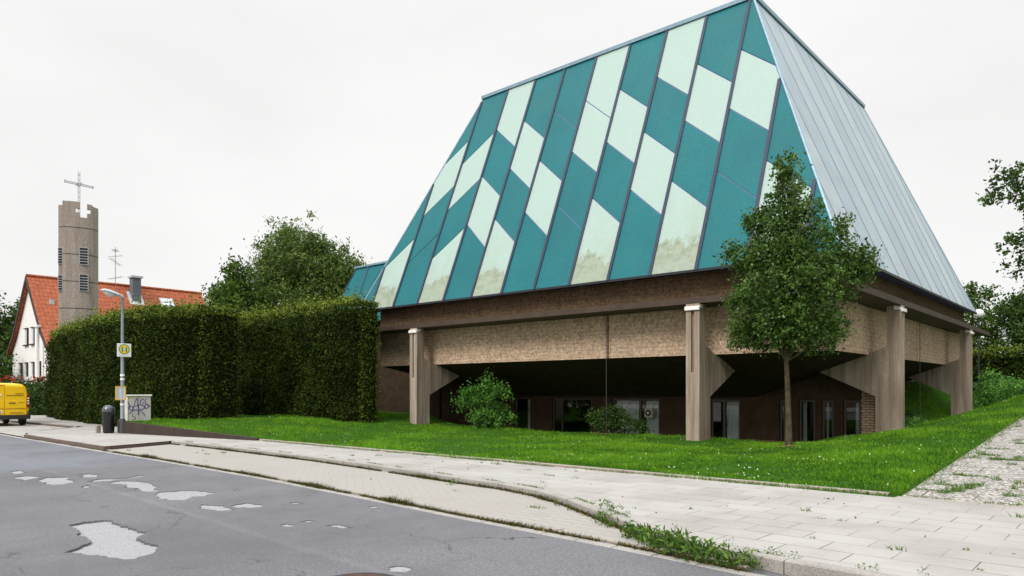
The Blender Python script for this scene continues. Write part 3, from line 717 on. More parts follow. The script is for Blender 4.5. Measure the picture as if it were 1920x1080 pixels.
b2 = MB(); b2.lathe([(.125, -.01), (.125, .012), (.10, .016)], 24); mb.add([T_ @ Vector(v) for v in b2.v], b2.f); mb.build('fan_opening', M['darkmetal'], fan)
mb = MB(); b2 = MB(); b2.lathe([(.045, .016), (.045, .03), (.02, .034)], 16); mb.add([T_ @ Vector(v) for v in b2.v], b2.f); mb.build('fan_hub', M['white'], fan)
# concrete fins
def fin(ax, c):
    def prof(front):
        return [(front, -.5), (.22, -.5), (.22, 1.45), (2.15, 2.35), (2.15, 2.68), (.58, 2.735), (-.1, 3.0), (-.1, 4.243), (front, 4.243)]
    mb = MB()
    cen = [(-.5, -.5), (.22, -.5), (.22, 1.45), (2.15, 2.35), (2.15, 2.68), (.58, 2.735), (-.1, 3.0), (-.1, 4.243), (-.5, 4.243), (-.5, 4.1), (-.41, 4.1), (-.41, 2.2), (-.5, 2.15)]
    for d0, d1, p in ((-.22, -.055, prof(-.5)), (-.055, .045, cen), (.045, .22, prof(-.5))):
        if ax == 'x': mb.prism(p, 'x', c+d0, c+d1)
        else: mb.prism([(-q[0], q[1]) for q in p], 'y', c+d0, c+d1)
    f = mb.build('concrete_fin', M['board'], hall)
    mb = MB()
    if ax == 'x': mb.prism([(-.56, 4.05), (-.56, 4.15), (-.34, 4.238), (-.3, 4.238), (-.3, 4.11), (-.503, 4.11), (-.503, 4.05)], 'x', c-.24, c+.24)
    else: mb.prism([(.56, 4.05), (.56, 4.15), (.34, 4.238), (.3, 4.238), (.3, 4.11), (.503, 4.11), (.503, 4.05)], 'y', c-.24, c+.24)
    mb.build('spout', M['white'], f)
for c in (-16.9, -4.12): fin('x', c)
for c in (4.2, 15.75): fin('y', c)
for (x, y) in ((-7.9, .5), (-.3, 10.23)):
    mb = MB(); zg = float(zlawn(x, y)); nL = 60
    mb.tube([(x, y, zg-.1), (x, y, 4.25)], .008, 6)
    for k in range(nL): 
        z = zg+(4.2-zg)*k/nL; mb.tube([(x, y, z), (x, y, z+.05)], [.016, .008], 6)
    mb.build('rain_chain', M['frame'], hall)

# ================================================================== HOUSE BEHIND THE HEDGE
hx, hy = -61.52, -2.64
house = thing('gabled_house', 'white rendered house with steep orange tiled roof beyond the hedge', 'house', (hx, hy, 0))
def tile_mat():
    m, t, b = mat('clay_tiles')
    x, y, z = sepz(t, 0), sepz(t, 1), sepz(t, 2)
    row = math2(t, 'FRACT', math2(t, 'DIVIDE', z, .34)); colw = math2(t, 'ABSOLUTE', math2(t, 'SUBTRACT', math2(t, 'FRACT', math2(t, 'DIVIDE', y, .30)), .5))
    f = noise(t, 3.5, 4, .7)
    c = ramp(t, f, [(.3, (.22, .045, .016)), (.5, (.36, .085, .027)), (.7, (.47, .13, .042))])
    c = mixc(t, maprange(t, row, .22, .02, 0, .75), c, (.09, .02, .008)); c = mixc(t, maprange(t, colw, .36, .5, 0, .6), c, (.16, .035, .012))
    t.links.new(c, b.inputs['Base Color']); b.inputs['Roughness'].default_value = .75
    bump(t, b, math2(t, 'SUBTRACT', row, colw), .6, .05); return m
M['tile'] = tile_mat(); M['render'] = simple('white_render', (.70, .695, .67), .9, 0, .05, 1.5, .1); M['darkwood'] = simple('dark_verge', (.035, .02, .014), .7)
M['slate'] = simple('slate_cladding', (.10, .115, .14), .6, 0, .3, 5); M['lead'] = simple('lead_flashing', (.45, .48, .5), .5)
HL = 13.7; prof = [(0, 10.6), (3.6, 6.15), (5, 4.92), (5, -.3), (-5, -.3), (-5, 4.92), (-3.6, 6.15)]
mb = MB(); mb.prism(prof, 'y', 0, HL); mb.build('wall', M['render'], house)
mb = MB()
for s in (1, -1):
    up = [(0, 10.94), (3.6*s, 6.5), (5.5*s, 4.85)]; lo = [(0, 10.66), (3.6*s, 6.22), (5.5*s, 4.6)]
    mb.prism(up+lo[::-1], 'y', -.28, HL+.3)
rf = mb.build('roof', M['tile'], house)
mb = MB()
for s in (1, -1):
    mb.prism([(0, 10.9), (3.6*s, 6.46), (5.5*s, 4.81), (5.5*s, 4.55), (3.6*s, 6.1), (0, 10.5)], 'y', -.36, -.283)
mb.build('verge_board', M['darkwood'], rf)
mb = MB(); mb.tube([(0, -.3, 10.93), (0, HL+.32, 10.93)], .14, 8); mb.build('ridge_tiles', M['tile'], rf)
mb = MB(); mb.box(.55, 1.25, 7.35, 8.05, 8.6, 11.55); ch = mb.build('chimney', M['slate'], rf)
mb = MB(); mb.box(.42, 1.38, 7.22, 8.18, 11.55, 11.72); mb.build('chimney_cap', M['lead'], ch)
mb = MB(); mb.prism([(.5, 10.38), (1.45, 9.22), (1.45, 9.12), (.5, 10.28)], 'y', 7.1, 8.3); mb.build('chimney_flashing', M['lead'], ch)
mb = MB(); mb.prism([(.8, 10.06), (1.75, 8.9), (1.75, 8.76), (.8, 9.92)], 'y', 9.75, 10.95); rw = mb.build('roof_window', M['lead'], rf)
mb = MB(); mb.prism([(.92, 9.955), (1.63, 9.085), (1.63, 9.06), (.92, 9.93)], 'y', 9.87, 10.83); mb.build('pane', simple('sky_glass', (.5, .55, .6), .08, .6), rw)
mb = MB(); mb.box(1.62, 1.95, .85, 1.15, 8.55, 8.95); mb.build('roof_vent', M['lead'], rf)
mb = MB(); mb.tube([(.1, 6.35, 10.7), (.1, 6.35, 14.2)], .03, 6)
for z, L, d in ((12.9, 1.1, (.75, -.65)), (13.4, .55, (.6, .8)), (11.5, .7, (.8, .5)), (13.9, .35, (.8, -.5))):
    a = Vector((.1, 6.35, z)); dd = Vector((d[0], d[1], .12)); mb.tube([a-dd*L, a+dd*L], .018, 5)
    for k in range(-3, 4):
        p = a+dd*(L*k/3.2); mb.tube([p+Vector((dd.y*.28, -dd.x*.28, 0)), p-Vector((dd.y*.28, -dd.x*.28, 0))], .01, 4)
mb.build('aerial', simple('aerial_metal', (.3, .31, .33), .5, .5), rf)
M['winpane'] = simple('bright_pane', (.45, .52, .58), .1, .2)
def hwin(x, z0, z1, w, sill):
    mb = MB(); y0, y1 = -.03, .02
    mb.box(x-w/2, x-w/2+.09, y0, y1, z0, z1); mb.box(x+w/2-.09, x+w/2, y0, y1, z0, z1); mb.box(x-w/2+.09, x+w/2-.09, y0, y1, z1-.1, z1); mb.box(x-w/2+.09, x+w/2-.09, y0, y1, z0, z0+.09)
    mb.box(x-.03, x+.03, y0, y1, z0+.09, z1-.1)
    f = mb.build('window', M['white'], house)
    mb = MB(); mb.box(x-w/2+.09, x-.03, -.012, .004, z0+.09, z1-.1); mb.box(x+.03, x+w/2-.09, -.012, .004, z0+.09, z1-.1); mb.build('pane', M['winpane'], f)
    mb = MB(); mb.box(x+w/2, x+w/2+.05, -.14, .01, z0, z1); mb.box(x-w/2, x+w/2+.05, -.14, .01, z1, z1+.05); mb.build('reveal', M['darkwood'], f)
    if sill: mb = MB(); mb.box(x-w/2-.1, x+w/2+.12, -.16, .01, z0-.11, z0-.003); mb.build('sill', M['darkwood'], f)
for x in (-.95, .85): hwin(x, 5.4, 6.7, .95, True)
for x in (-2.55, -1.0, .8, 2.35): hwin(x, 2.8, 3.9, .85, False)
mb = MB(); mb.tube([(3.45, -.45, 0), (3.45, -.45, 6.55)], .15, 10); mb.tube([(3.45, -.45, 6.55), (3.45, -.45, 6.72)], .27, 10); mb.build('flue_pipe', M['white'], house, True)

# ================================================================== BELL TOWER
tower = thing('bell_tower', 'round grey concrete bell tower with louvred openings and a metal cross on top', 'bell tower', (-47.45, -3.54, -.22), 1.267)
def tconc():
    m, t, b = mat('tower_aggregate')
    sp = noise(t, 16, 4, .8); st = noise(t, 2.2, 4, .6, stretch=(1, 1, .12))
    c = ramp(t, sp, [(.3, (.15, .125, .105)), (.5, (.31, .265, .225)), (.72, (.45, .395, .345))]); c = mixc(t, maprange(t, st, .45, .7, 0, .55), c, (.16, .13, .105))
    t.links.new(c, b.inputs['Base Color']); b.inputs['Roughness'].default_value = .95; bump(t, b, sp, .5, .02); return m
M['tconc'] = tconc()
def fb(a): return .925-.17*(a/.9)**2
plan = [(-1.13, .95), (.85, 1.0), (1.16, .3), (1.14, -.3), (.815, -fb(.815)), (.5, -fb(.5)), (.2, -fb(.2)), (-.2, -fb(.2)), (-.5, -fb(.5)), (-.9, -fb(.9)), (-.9, -.52), (-1.13, -.46)]
def shrink(k): return [(x*k, y*k) for x, y in plan]
zj = [-.3, 1.93, 3.71, 5.49, 7.27, 9.05, 10.83, 12.6]
for i in range(7):
    mb = MB(); mb.prism(plan, 'z', zj[i]+.025, zj[i+1]-.025); mb.build('shaft_ring', M['tconc'], tower)
mb = MB(); mb.prism(shrink(.95), 'z', -.3, 13.28); mb.build('shaft_core', M['darkmetal'], tower)
mb = MB(); mb.prism(plan, 'z', 12.625, 13.3)
def arcw(a0, a1, z0, z1):
    k = max(1, int((a1-a0)/.15)); p = [(a0+(a1-a0)*i/k) for i in range(k+1)]
    mb.prism([(a, -fb(a)) for a in p]+[(a, -fb(a)+.22) for a in p[::-1]], 'z', z0, z1)
arcw(-.9, -.15, 13.302, 14.3); arcw(-.149, .09, 13.302, 13.6); arcw(-.149, .09, 13.88, 14.3); arcw(.49, .68, 13.302, 13.6); arcw(.49, .68, 13.88, 14.22); arcw(.681, .815, 13.302, 14.2)
mb.prism([(.82, -.77), (1.14, -.3), (1.16, .3), (1.0, .3), (.98, -.3), (.7, -.6)], 'z', 13.302, 14.12)
mb.prism([(-1.13, -.46), (-.9, -.52), (-.9, -.3), (-.97, .3), (-1.13, .3)], 'z', 13.302, 14.05)
mb.build('crown_ring', M['tconc'], tower)
M['galv'] = simple('galvanised_metal', (.42, .44, .46), .45, .5)
for (a, y, w, z0, z1) in ((.3, None, .46, 10.2, 11.28), (.3, None, .46, 8.46, 9.5), (-1.02, -.5, .2, 10.2, 11.2), (-1.02, -.5, .2, 8.46, 9.4)):
    yy = -fb(a) if y is None else y
    mb = MB(); mb.box(a-w/2, a+w/2, yy-.035, yy+.05, z0, z1); lv = mb.build('louvre', M['darkmetal'], tower)
    mb = MB(); t_ = .035
    mb.box(a-w/2-t_, a-w/2, yy-.06, yy+.05, z0-t_, z1+t_); mb.box(a+w/2, a+w/2+t_, yy-.06, yy+.05, z0-t_, z1+t_); mb.box(a-w/2, a+w/2, yy-.06, yy+.05, z0-t_, z0); mb.box(a-w/2, a+w/2, yy-.06, yy+.05, z1, z1+t_)
    for k in range(1, 6):
        z = z0+(z1-z0)*k/6; mb.box(a-w/2, a+w/2, yy-.065, yy-.036, z-.02, z+.02)
    mb.build('louvre_slats', M['galv'], lv)
mb = MB()
for dx in (-.05, .05): mb.tube([(.03+dx, -.1, 13.2), (.03+dx, -.1, 16.5)], .028, 6)
for z in np.arange(13.6, 16.5, .38): mb.box(-.03, .09, -.12, -.08, z, z+.05)
d = Vector((.9, .43, 0)).normalized(); c0 = Vector((.03, -.1, 15.66))
for dz in (-.05, .05): mb.tube([c0-d*.92+Vector((0, 0, dz)), c0+d*.92+Vector((0, 0, dz))], .028, 6)
for k in (-1, 1): mb.tube([c0+d*.9*k-Vector((0, 0, .1)), c0+d*.9*k+Vector((0, 0, .1))], .04, 6)
d2 = Vector((.5, -.86, 0)); 
for dz in (-.05, .05): mb.tube([c0-d2*.42+Vector((0, 0, dz)), c0+d2*.42+Vector((0, 0, dz))], .022, 6)
mb.build('cross', M['galv'], tower)

# ================================================================== STREET FURNITURE
M['pole'] = simple('pole_paint', (.20, .235, .25), .5, .2, .2, 4)
lx_, ly_ = -21.0, -10.4
lamp = thing('street_lamp', 'grey street lamp post carrying a bus stop sign at the kerbside', 'street lamp', (lx_, ly_, .12))
mb = MB(); mb.tube([(0, 0, -.1), (0, 0, .5), (0, 0, .52), (0, 0, 4.85)], [.082, .08, .07, .042], 14); mb.build('pole', M['pole'], lamp, True)
mb = MB(); mb.tube([(0, 0, 0), (0, 0, .52)], .087, 14); mb.build('pole_base', simple('dark_base', (.045, .05, .055), .6), lamp, True)
for z in (2.02, 1.88, .99): mb = MB(); mb.tube([(0, 0, z), (0, 0, z+.07)], .072, 14); mb.build('sticker_band', M['white'], lamp, True)
def loft(secs, k=14):
    """secs: (y, z centre, half width x, half height up, half height down)"""
    mb = MB(); n = len(secs)
    for (y, z, w, hu, hd) in secs:
        for j in range(k):
            a = 2*math.pi*j/k; s = math.sin(a); mb.v.append((w*math.cos(a), y, z+(hu if s > 0 else hd)*s))
    for i in range(n-1):
        for j in range(k): mb.f.append((i*k+j, i*k+(j+1) % k, (i+1)*k+(j+1) % k, (i+1)*k+j)); mb.m.append(0)
    mb.f.append(tuple(range(k))); mb.f.append(tuple(range((n-1)*k, n*k))); mb.m += [0, 0]
    return mb
loft([(y*.56, z-.0, w*.85, u, d) for y, z, w, u, d in [(.1, 4.80, .04, .03, .05), (.05, 4.82, .075, .05, .07), (-.15, 4.85, .10, .07, .05), (-.4, 4.89, .14, .09, .035), (-.75, 4.94, .16, .10, .03), (-1.05, 4.98, .14, .075, .03), (-1.22, 4.99, .08, .04, .03), (-1.27, 4.985, .02, .012, .012)]]).build('lamp_head', simple('lamp_shell', (.45, .50, .53), .4, .1), lamp, True)
loft([(y*.56, z-.0, w*.85, u, d) for y, z, w, u, d in [(-.42, 4.86, .05, .02, .03), (-.6, 4.88, .115, .03, .11), (-.85, 4.915, .125, .03, .12), (-1.05, 4.95, .09, .02, .07), (-1.13, 4.965, .03, .01, .02)]]).build('lamp_bowl', simple('lamp_bowl_plastic', (.62, .62, .58), .25), lamp, True)
# bus stop sign hung on the post
sign = thing('bus_stop_sign', 'square white bus stop sign with a yellow disc in a green ring', 'sign', (lx_+.09, ly_+.02, 2.82))
mb = MB(); mb.box(0, .018, -.235, .235, 0, .47); mb.build('plate', M['white'], sign, bevel=.012)
def disc(r0, x0, x1, zc, m, name, par):
    b = MB(); b.lathe([(r0, x0), (r0, x1)], 36); mb = MB(); mb.add([(v[2], v[0], v[1]+zc) for v in b.v], b.f); return mb.build(name, m, par)
M['green'] = simple('sign_green', (.01, .17, .07), .5, 0, .05); M['yellow'] = simple('sign_yellow', (.80, .56, .02), .5, 0, .05)
disc(.178, .017, .021, .268, M['green'], 'green_ring', sign); disc(.15, .018, .024, .268, M['yellow'], 'yellow_disc', sign)
mb = MB(); mb.box(.023, .027, -.088, -.045, .185, .351); mb.box(.023, .027, .045, .088, .185, .351); mb.box(.023, .027, -.045, .045, .245, .291); mb.build('letter', M['green'], sign)
mb = MB(); mb.box(.026, .030, -.052, .052, .214, .322); mb.build('sticker', simple('faded_sticker', (.55, .56, .55), .6), sign)
mb = MB(); mb.box(.017, .020, -.17, .17, .035, .05); mb.build('small_print', simple('print_grey', (.45, .46, .5), .6), sign)
for z in (.1, .33): mb = MB(); mb.box(-.075, .0, -.05, .05, z, z+.04); mb.build('bracket', M['pole'], sign)
tt = thing('timetable_case', 'small timetable case with an orange yellow frame on the lamp post', 'timetable', (lx_+.10, ly_-.10, 1.3))
mb = MB()
for b_ in ((-.17, -.14, 0, .49), (.14, .17, 0, .49), (-.14, .14, 0, .03), (-.14, .14, .46, .49)): mb.box(0, .03, *b_)
mb.build('frame', simple('frame_orange', (.75, .40, .02), .5, 0, .08), tt)
mb = MB(); mb.box(.005, .018, -.14, .14, .03, .46); mb.build('sheet', simple('paper', (.62, .66, .72), .7, 0, .04), tt)
mb = MB()
for c in (-.07, .07):
    for k in range(11):
        z = .065+k*.035; mb.box(.017, .0195, c-.05, c+.05-.02*(k*7 % 3), z, z+.012)
mb.build('printed_rows', simple('print_blue', (.25, .28, .36), .7), tt)
for z in (.1, .36): mb = MB(); mb.box(-.07, .0, .05, .13, z, z+.03); mb.build('bracket', M['pole'], tt)
binn = thing('litter_bin', 'black domed litter bin standing beside the lamp post', 'litter bin', (-21.55, -10.66, .12))
mb = MB(); mb.lathe([(.16, 0), (.18, .05), (.195, .4), (.2, .78)], 24); mb.build('bin_body', simple('bin_black', (.006, .006, .007), .4, 0, .2), binn, True)
mb = MB(); mb.lathe([(.212, .76), (.212, .80), (.2, .87), (.165, .94), (.11, .985), (.04, 1.0)], 24); mb.build('hood', simple('bin_hood', (.10, .11, .13), .25, .6, .2), binn, True)
mb = MB(); mb.box(.12, .214, -.1, .1, .68, .76); mb.build('opening', M['darkmetal'], binn)
post = MB(); post.box(-.07, .07, -.07, .07, -.1, .27); o = post.build('marker_post', M['edging'], loc=(-22.0, -10.85, .12), bevel=.015); tag(o, 'low weathered concrete marker post beside the litter bin', 'marker post')
cab = thing('utility_cabinet', 'pale grey utility cabinet with purple graffiti before the hedge', 'utility cabinet', (-22.34, -9.38, float(zlawn(-22.3, -9.4))+.0))
M['cab'] = simple('cabinet_grp', (.52, .50, .465), .7, 0, .14, 4)
mb = MB(); mb.box(-.16, .16, -.42, .42, -.15, .93); mb.build('cabinet_body', M['cab'], cab, bevel=.012)
mb = MB(); mb.prism([(-.2, .93), (.2, .93), (.2, .965), (.16, .99), (-.16, .99), (-.2, .965)], 'y', -.455, .455); mb.build('cabinet_lid', M['cab'], cab, bevel=.008)
mb = MB(); mb.box(.158, .164, -.395, -.385, .0, .92); mb.box(.158, .164, -.02, -.012, .0, .92); mb.build('door_gap', simple('gap_dark', (.12, .11, .1), .8), cab)
mb = MB(); mb.box(.161, .164, -.37, -.22, .87, .905); mb.build('sticker', M['yellow'], cab)
def strokes(name, lines, m, w, x=.165):
    mb = MB()
    for L in lines:
        P = [((px_-239)/251*.83-.415, .93-(py_-600)/285*.93) for px_, py_ in L]
        Q = []
        for i in range(len(P)-1):
            p0, p1, p2, p3 = P[max(i-1, 0)], P[i], P[i+1], P[min(i+2, len(P)-1)]
            for k in range(6):
                t = k/6; Q.append(tuple(.5*(2*p1[j]+(p2[j]-p0[j])*t+(2*p0[j]-5*p1[j]+4*p2[j]-p3[j])*t*t+(3*p1[j]-p0[j]-3*p2[j]+p3[j])*t**3) for j in (0, 1)))
        Q.append(P[-1])
        a = offs(Q, w/2); b = offs(Q, -w/2); n = len(Q)
        mb.add([(x, p[0], p[1]) for p in a]+[(x, p[0], p[1]) for p in b], [(i, i+1, n+i+1, n+i) for i in range(n-1)])
        x += .0006
    return mb.build(name, m, cab)
strokes('graffiti', [[(240, 665), (262, 705), (252, 735), (278, 755), (302, 738), (270, 712), (245, 745)], [(288, 765), (338, 625), (350, 720), (362, 812)], [(305, 715), (368, 698)], [(415, 628), (375, 655), (382, 700), (420, 712), (400, 752), (368, 745)], [(442, 628), (392, 695)], [(436, 660), (428, 742), (472, 712), (442, 690), (480, 722)], [(252, 797), (310, 757), (370, 765), (410, 800), (422, 832)], [(358, 690), (352, 812)]], simple('purple_paint', (.07, .025, .22), .6, 0, .1), .026)
strokes('small_tag', [[(292, 795), (294, 828), (320, 838), (316, 868), (290, 862)]], simple('black_paint', (.015, .015, .02), .6), .02)
# low retaining wall along the raised lawn
mb = MB(); rp = resample([(-24.9, -9.02), (-21.32, -10.42), (-14.0, -9.12)], .8); rr = random.Random(3)
for i in range(len(rp)-1):
    a, b = Vector(rp[i]), Vector(rp[i+1]); t = (b-a).normalized(); n = Vector((-t.y, t.x)); a = a+t*.006; b = b-t*.006
    def zt_(p): return .19+.33*max(0, min(1, (-14-p.x)/6.5))+rr.uniform(-.006, .006)
    za, zb = zt_(a), zt_(b); q = [a-n*.05, b-n*.05, b+n*.09, a+n*.09]; zz = [za, zb, zb, za]
    mb.add([(p.x, p.y, .02) for p in q]+[(p.x, p.y, z) for p, z in zip(q, zz)], [(3, 2, 1, 0), (4, 5, 6, 7), (0, 1, 5, 4), (1, 2, 6, 5), (2, 3, 7, 6), (3, 0, 4, 7)])
o = mb.build('retaining_wall', M['retaining']); tag(o, 'low dark mossy concrete retaining wall beside the pavement', 'wall')
mh = thing('manhole_cover', 'rusty round manhole cover in the road', 'manhole cover', (1.15, -16.60, .0))
mb = MB(); mb.lathe([(.36, -.03), (.36, .006), (.31, .009)], 32); mb.build('ring', M['darkmetal'], mh)
mb = MB(); mb.lathe([(.30, .0), (.30, .011)], 32); mb.build('lid', simple('rusty_iron', (.07, .032, .02), .9, .2, .4, 12), mh)
gl = thing('globe_lamp', 'white globe lamp on a thin dark post behind the hall', 'lamp', (-.9, 27, float(zlawn(-.9, 27))))
gz_ = 5.94-float(zlawn(-.9, 27))
mb = MB(); mb.tube([(0, 0, -.2), (0, 0, gz_-.2)], .04, 8); mb.build('post', M['darkmetal'], gl, True)
mb = MB(); mb.lathe([(.25*math.sin(a)+.002, gz_-.25*math.cos(a)) for a in np.linspace(.15, math.pi, 12)], 20); mb.build('globe', M['white'], gl, True)
mb = MB(); mb.lathe([(.07, gz_-.28), (.08, gz_-.2)], 12); mb.build('collar', M['darkmetal'], gl)

# ================================================================== DELIVERY VAN
van = thing('delivery_van', 'yellow delivery van parked by the kerb with its rear doors closed', 'van', (-32.4, -11.22, .03), math.pi)
M['vany'] = simple('yellow_paint', (.86, .55, .004), .28, 0, .03); M['rubber'] = simple('black_rubber', (.012, .012, .012), .7); M['trim'] = simple('black_trim', (.018, .018, .018), .5)
M['redlens'] = simple('red_lens', (.35, .01, .01), .15); M['tint'] = simple('tinted_glass', (.01, .012, .014), .06)
# stations: x, half width, underside, top, shoulder width factor
st = [(0, .90, .42, 1.80, .86), (.03, .935, .36, 1.87, .86), (.12, .955, .32, 1.915, .85), (.35, .965, .3, 1.94, .84), (1.6, .965, .28, 1.955, .84), (2.7, .96, .28, 1.93, .83), (2.95, .955, .28, 1.86, .80), (3.5, .945, .28, 1.32, .84), (3.62, .94, .28, 1.2, .9), (4.1, .90, .3, 1.08, .88), (4.32, .82, .34, .86, .9), (4.38, .76, .4, .72, .9)]
mb = MB(); k = None
for (x, w, b_, tp, sh) in st:
    h = tp-b_
    half = [(0, b_), (w*.85, b_), (w, b_+.10*h), (w, b_+.40*h), (w*.985, b_+.56*h), (w*.93, b_+.80*h), (w*sh, b_+.93*h), (w*sh*.86, b_+.985*h), (w*.45, tp), (0, tp+.012)]
    ring = half+[(-y, z) for y, z in half[-2:0:-1]]; k = len(ring); mb.v += [(x, -y, z) for y, z in ring]
for i in range(len(st)-1):
    for j in range(k): mb.f.append((i*k+j, i*k+(j+1) % k, (i+1)*k+(j+1) % k, (i+1)*k+j)); mb.m.append(0)
mb.f.append(tuple(range(k))); mb.f.append(tuple(range((len(st)-1)*k, len(st)*k))); mb.m += [0, 0]
body = mb.build('body', M['vany'], van, True)
for s in (-1, 1):       # rear doors; the right door is y < 0
    lo, hi = (.008, .82)
    P = [(lo, .50), (.80, .50), (.83, .56), (.83, 1.42), (.775, 1.72), (.70, 1.80), (lo, 1.82)]
    mb = MB(); mb.prism([(s*p[0], p[1]) for p in P], 'x', -.05, .02)
    dr = mb.build('rear_door', M['vany'], van, bevel=.012)
    mb = MB(); mb.prism([(s*p[0], p[1]) for p in [(.03, .80), (.78, .80), (.80, .835), (.80, 1.12), (.70, 1.16), (.03, 1.16)]], 'x', -.062, -.045); mb.build('pressing', M['vany'], dr, bevel=.012)
    mb = MB(); mb.box(-.056, -.045, min(s*.01, s*.82), max(s*.01, s*.82), .765, .785); mb.build('door_crease_shade', simple('red_crease_shade', (.30, .03, .01), .5), dr)  # raised strip, coloured to show the door groove's shade
    mb = MB(); mb.box(-.09, -.055, min(s*.15, s*.4), max(s*.15, s*.4), 1.02, 1.06); mb.build('handle', M['trim'], dr, bevel=.008) if s < 0 else None
M['van_print'] = simple('van_lettering', (.10, .045, .01), .6)
for (a, b_, z) in ((.40, .72, 1.45), (.06, .72, 1.375), (.52, .75, 1.045), (.2, .70, .585)):
    mb = MB(); y = a; r9 = random.Random(int(a*100))
    while y < b_:
        wd = r9.uniform(.02, .05); mb.box(-.066, -.049, -min(b_, y+wd), -y, z, z+.026); y += wd+.011
    mb.build('lettering', M['van_print'], body)
mb = MB(); mb.box(-.066, -.05, .12, .32, 1.36, 1.45); mb.build('white_emblem', M['white'], body, bevel=.01)
mb = MB(); mb.box(-.06, .0, .0, .55, 1.845, 1.875); mb.build('high_brake_light', M['redlens'], body)
mb = MB(); mb.box(-.075, -.05, .1, .62, .585, .70); pl = mb.build('licence_plate', M['white'], van, bevel=.006)
mb = MB()
for y in (.16, .22, .31, .38, .47, .54): mb.box(-.079, -.074, y, y+.035, .61, .68)
mb.build('plate_marks', simple('plate_ink', (.05, .06, .09), .6), pl)
for s in (-1, 1):
    mb = MB(); mb.prism([(s*y, z) for y, z in [(.845, .86), (.955, .80), (.965, 1.25), (.93, 1.45), (.86, 1.42)]], 'x', -.03, .16); tl = mb.build('tail_light', M['redlens'], van, bevel=.015)
    for z in (.98, 1.10, 1.22): 
        mb = MB(); mb.lathe([(.001, -.04), (.03, -.034), (.04, -.015)], 14); b2 = MB(); b2.add([(v[2]-.02, s*.905+v[0], v[1]+z+.035) for v in mb.v], mb.f); b2.build('clear_lens', M['white'], tl, True)
mb = MB(); mb.prism([(-.97, .30), (.97, .30), (.985, .36), (.985, .62), (.9, .66), (.86, .49), (-.86, .49), (-.9, .66), (-.985, .62), (-.985, .36)], 'x', -.11, .12); mb.build('bumper', M['trim'], van, bevel=.02)
for x, s in ((.72, 1), (.72, -1), (3.45, 1), (3.45, -1)):
    b2 = MB(); b2.lathe([(.2, -.1), (.29, -.1), (.31, -.07), (.31, .07), (.29, .1), (.2, .1)], 26); mb = MB(); mb.add([(x+v[0], s*.86+v[2], .31+v[1]) for v in b2.v], b2.f); wl = mb.build('wheel', M['rubber'], van, True)
    b2 = MB(); b2.lathe([(.2, .0), (.2, .104), (.16, .09), (.06, .1), (.03, .1)], 20); mb = MB(); mb.add([(x+v[0], s*(.86+v[2]), .31+v[1]) for v in b2.v], b2.f); mb.build('rim', M['galv'], wl, True)
mb = MB(); mb.prism([(3.0, 1.80), (3.47, 1.34), (3.49, 1.36), (3.02, 1.82)], 'y', -.70, .70); mb.build('windscreen', M['tint'], van)
for s in (-1, 1):
    mb = MB(); mb.prism([(2.2, 1.26), (3.3, 1.26), (2.98, 1.62), (2.2, 1.66)], 'y', s*.925, s*.955); mb.build('side_window', M['tint'], van)
    mb = MB(); mb.box(3.2, 3.3, s*.97, s*1.12, 1.2, 1.4); mb.build('mirror', M['trim'], van, bevel=.02)

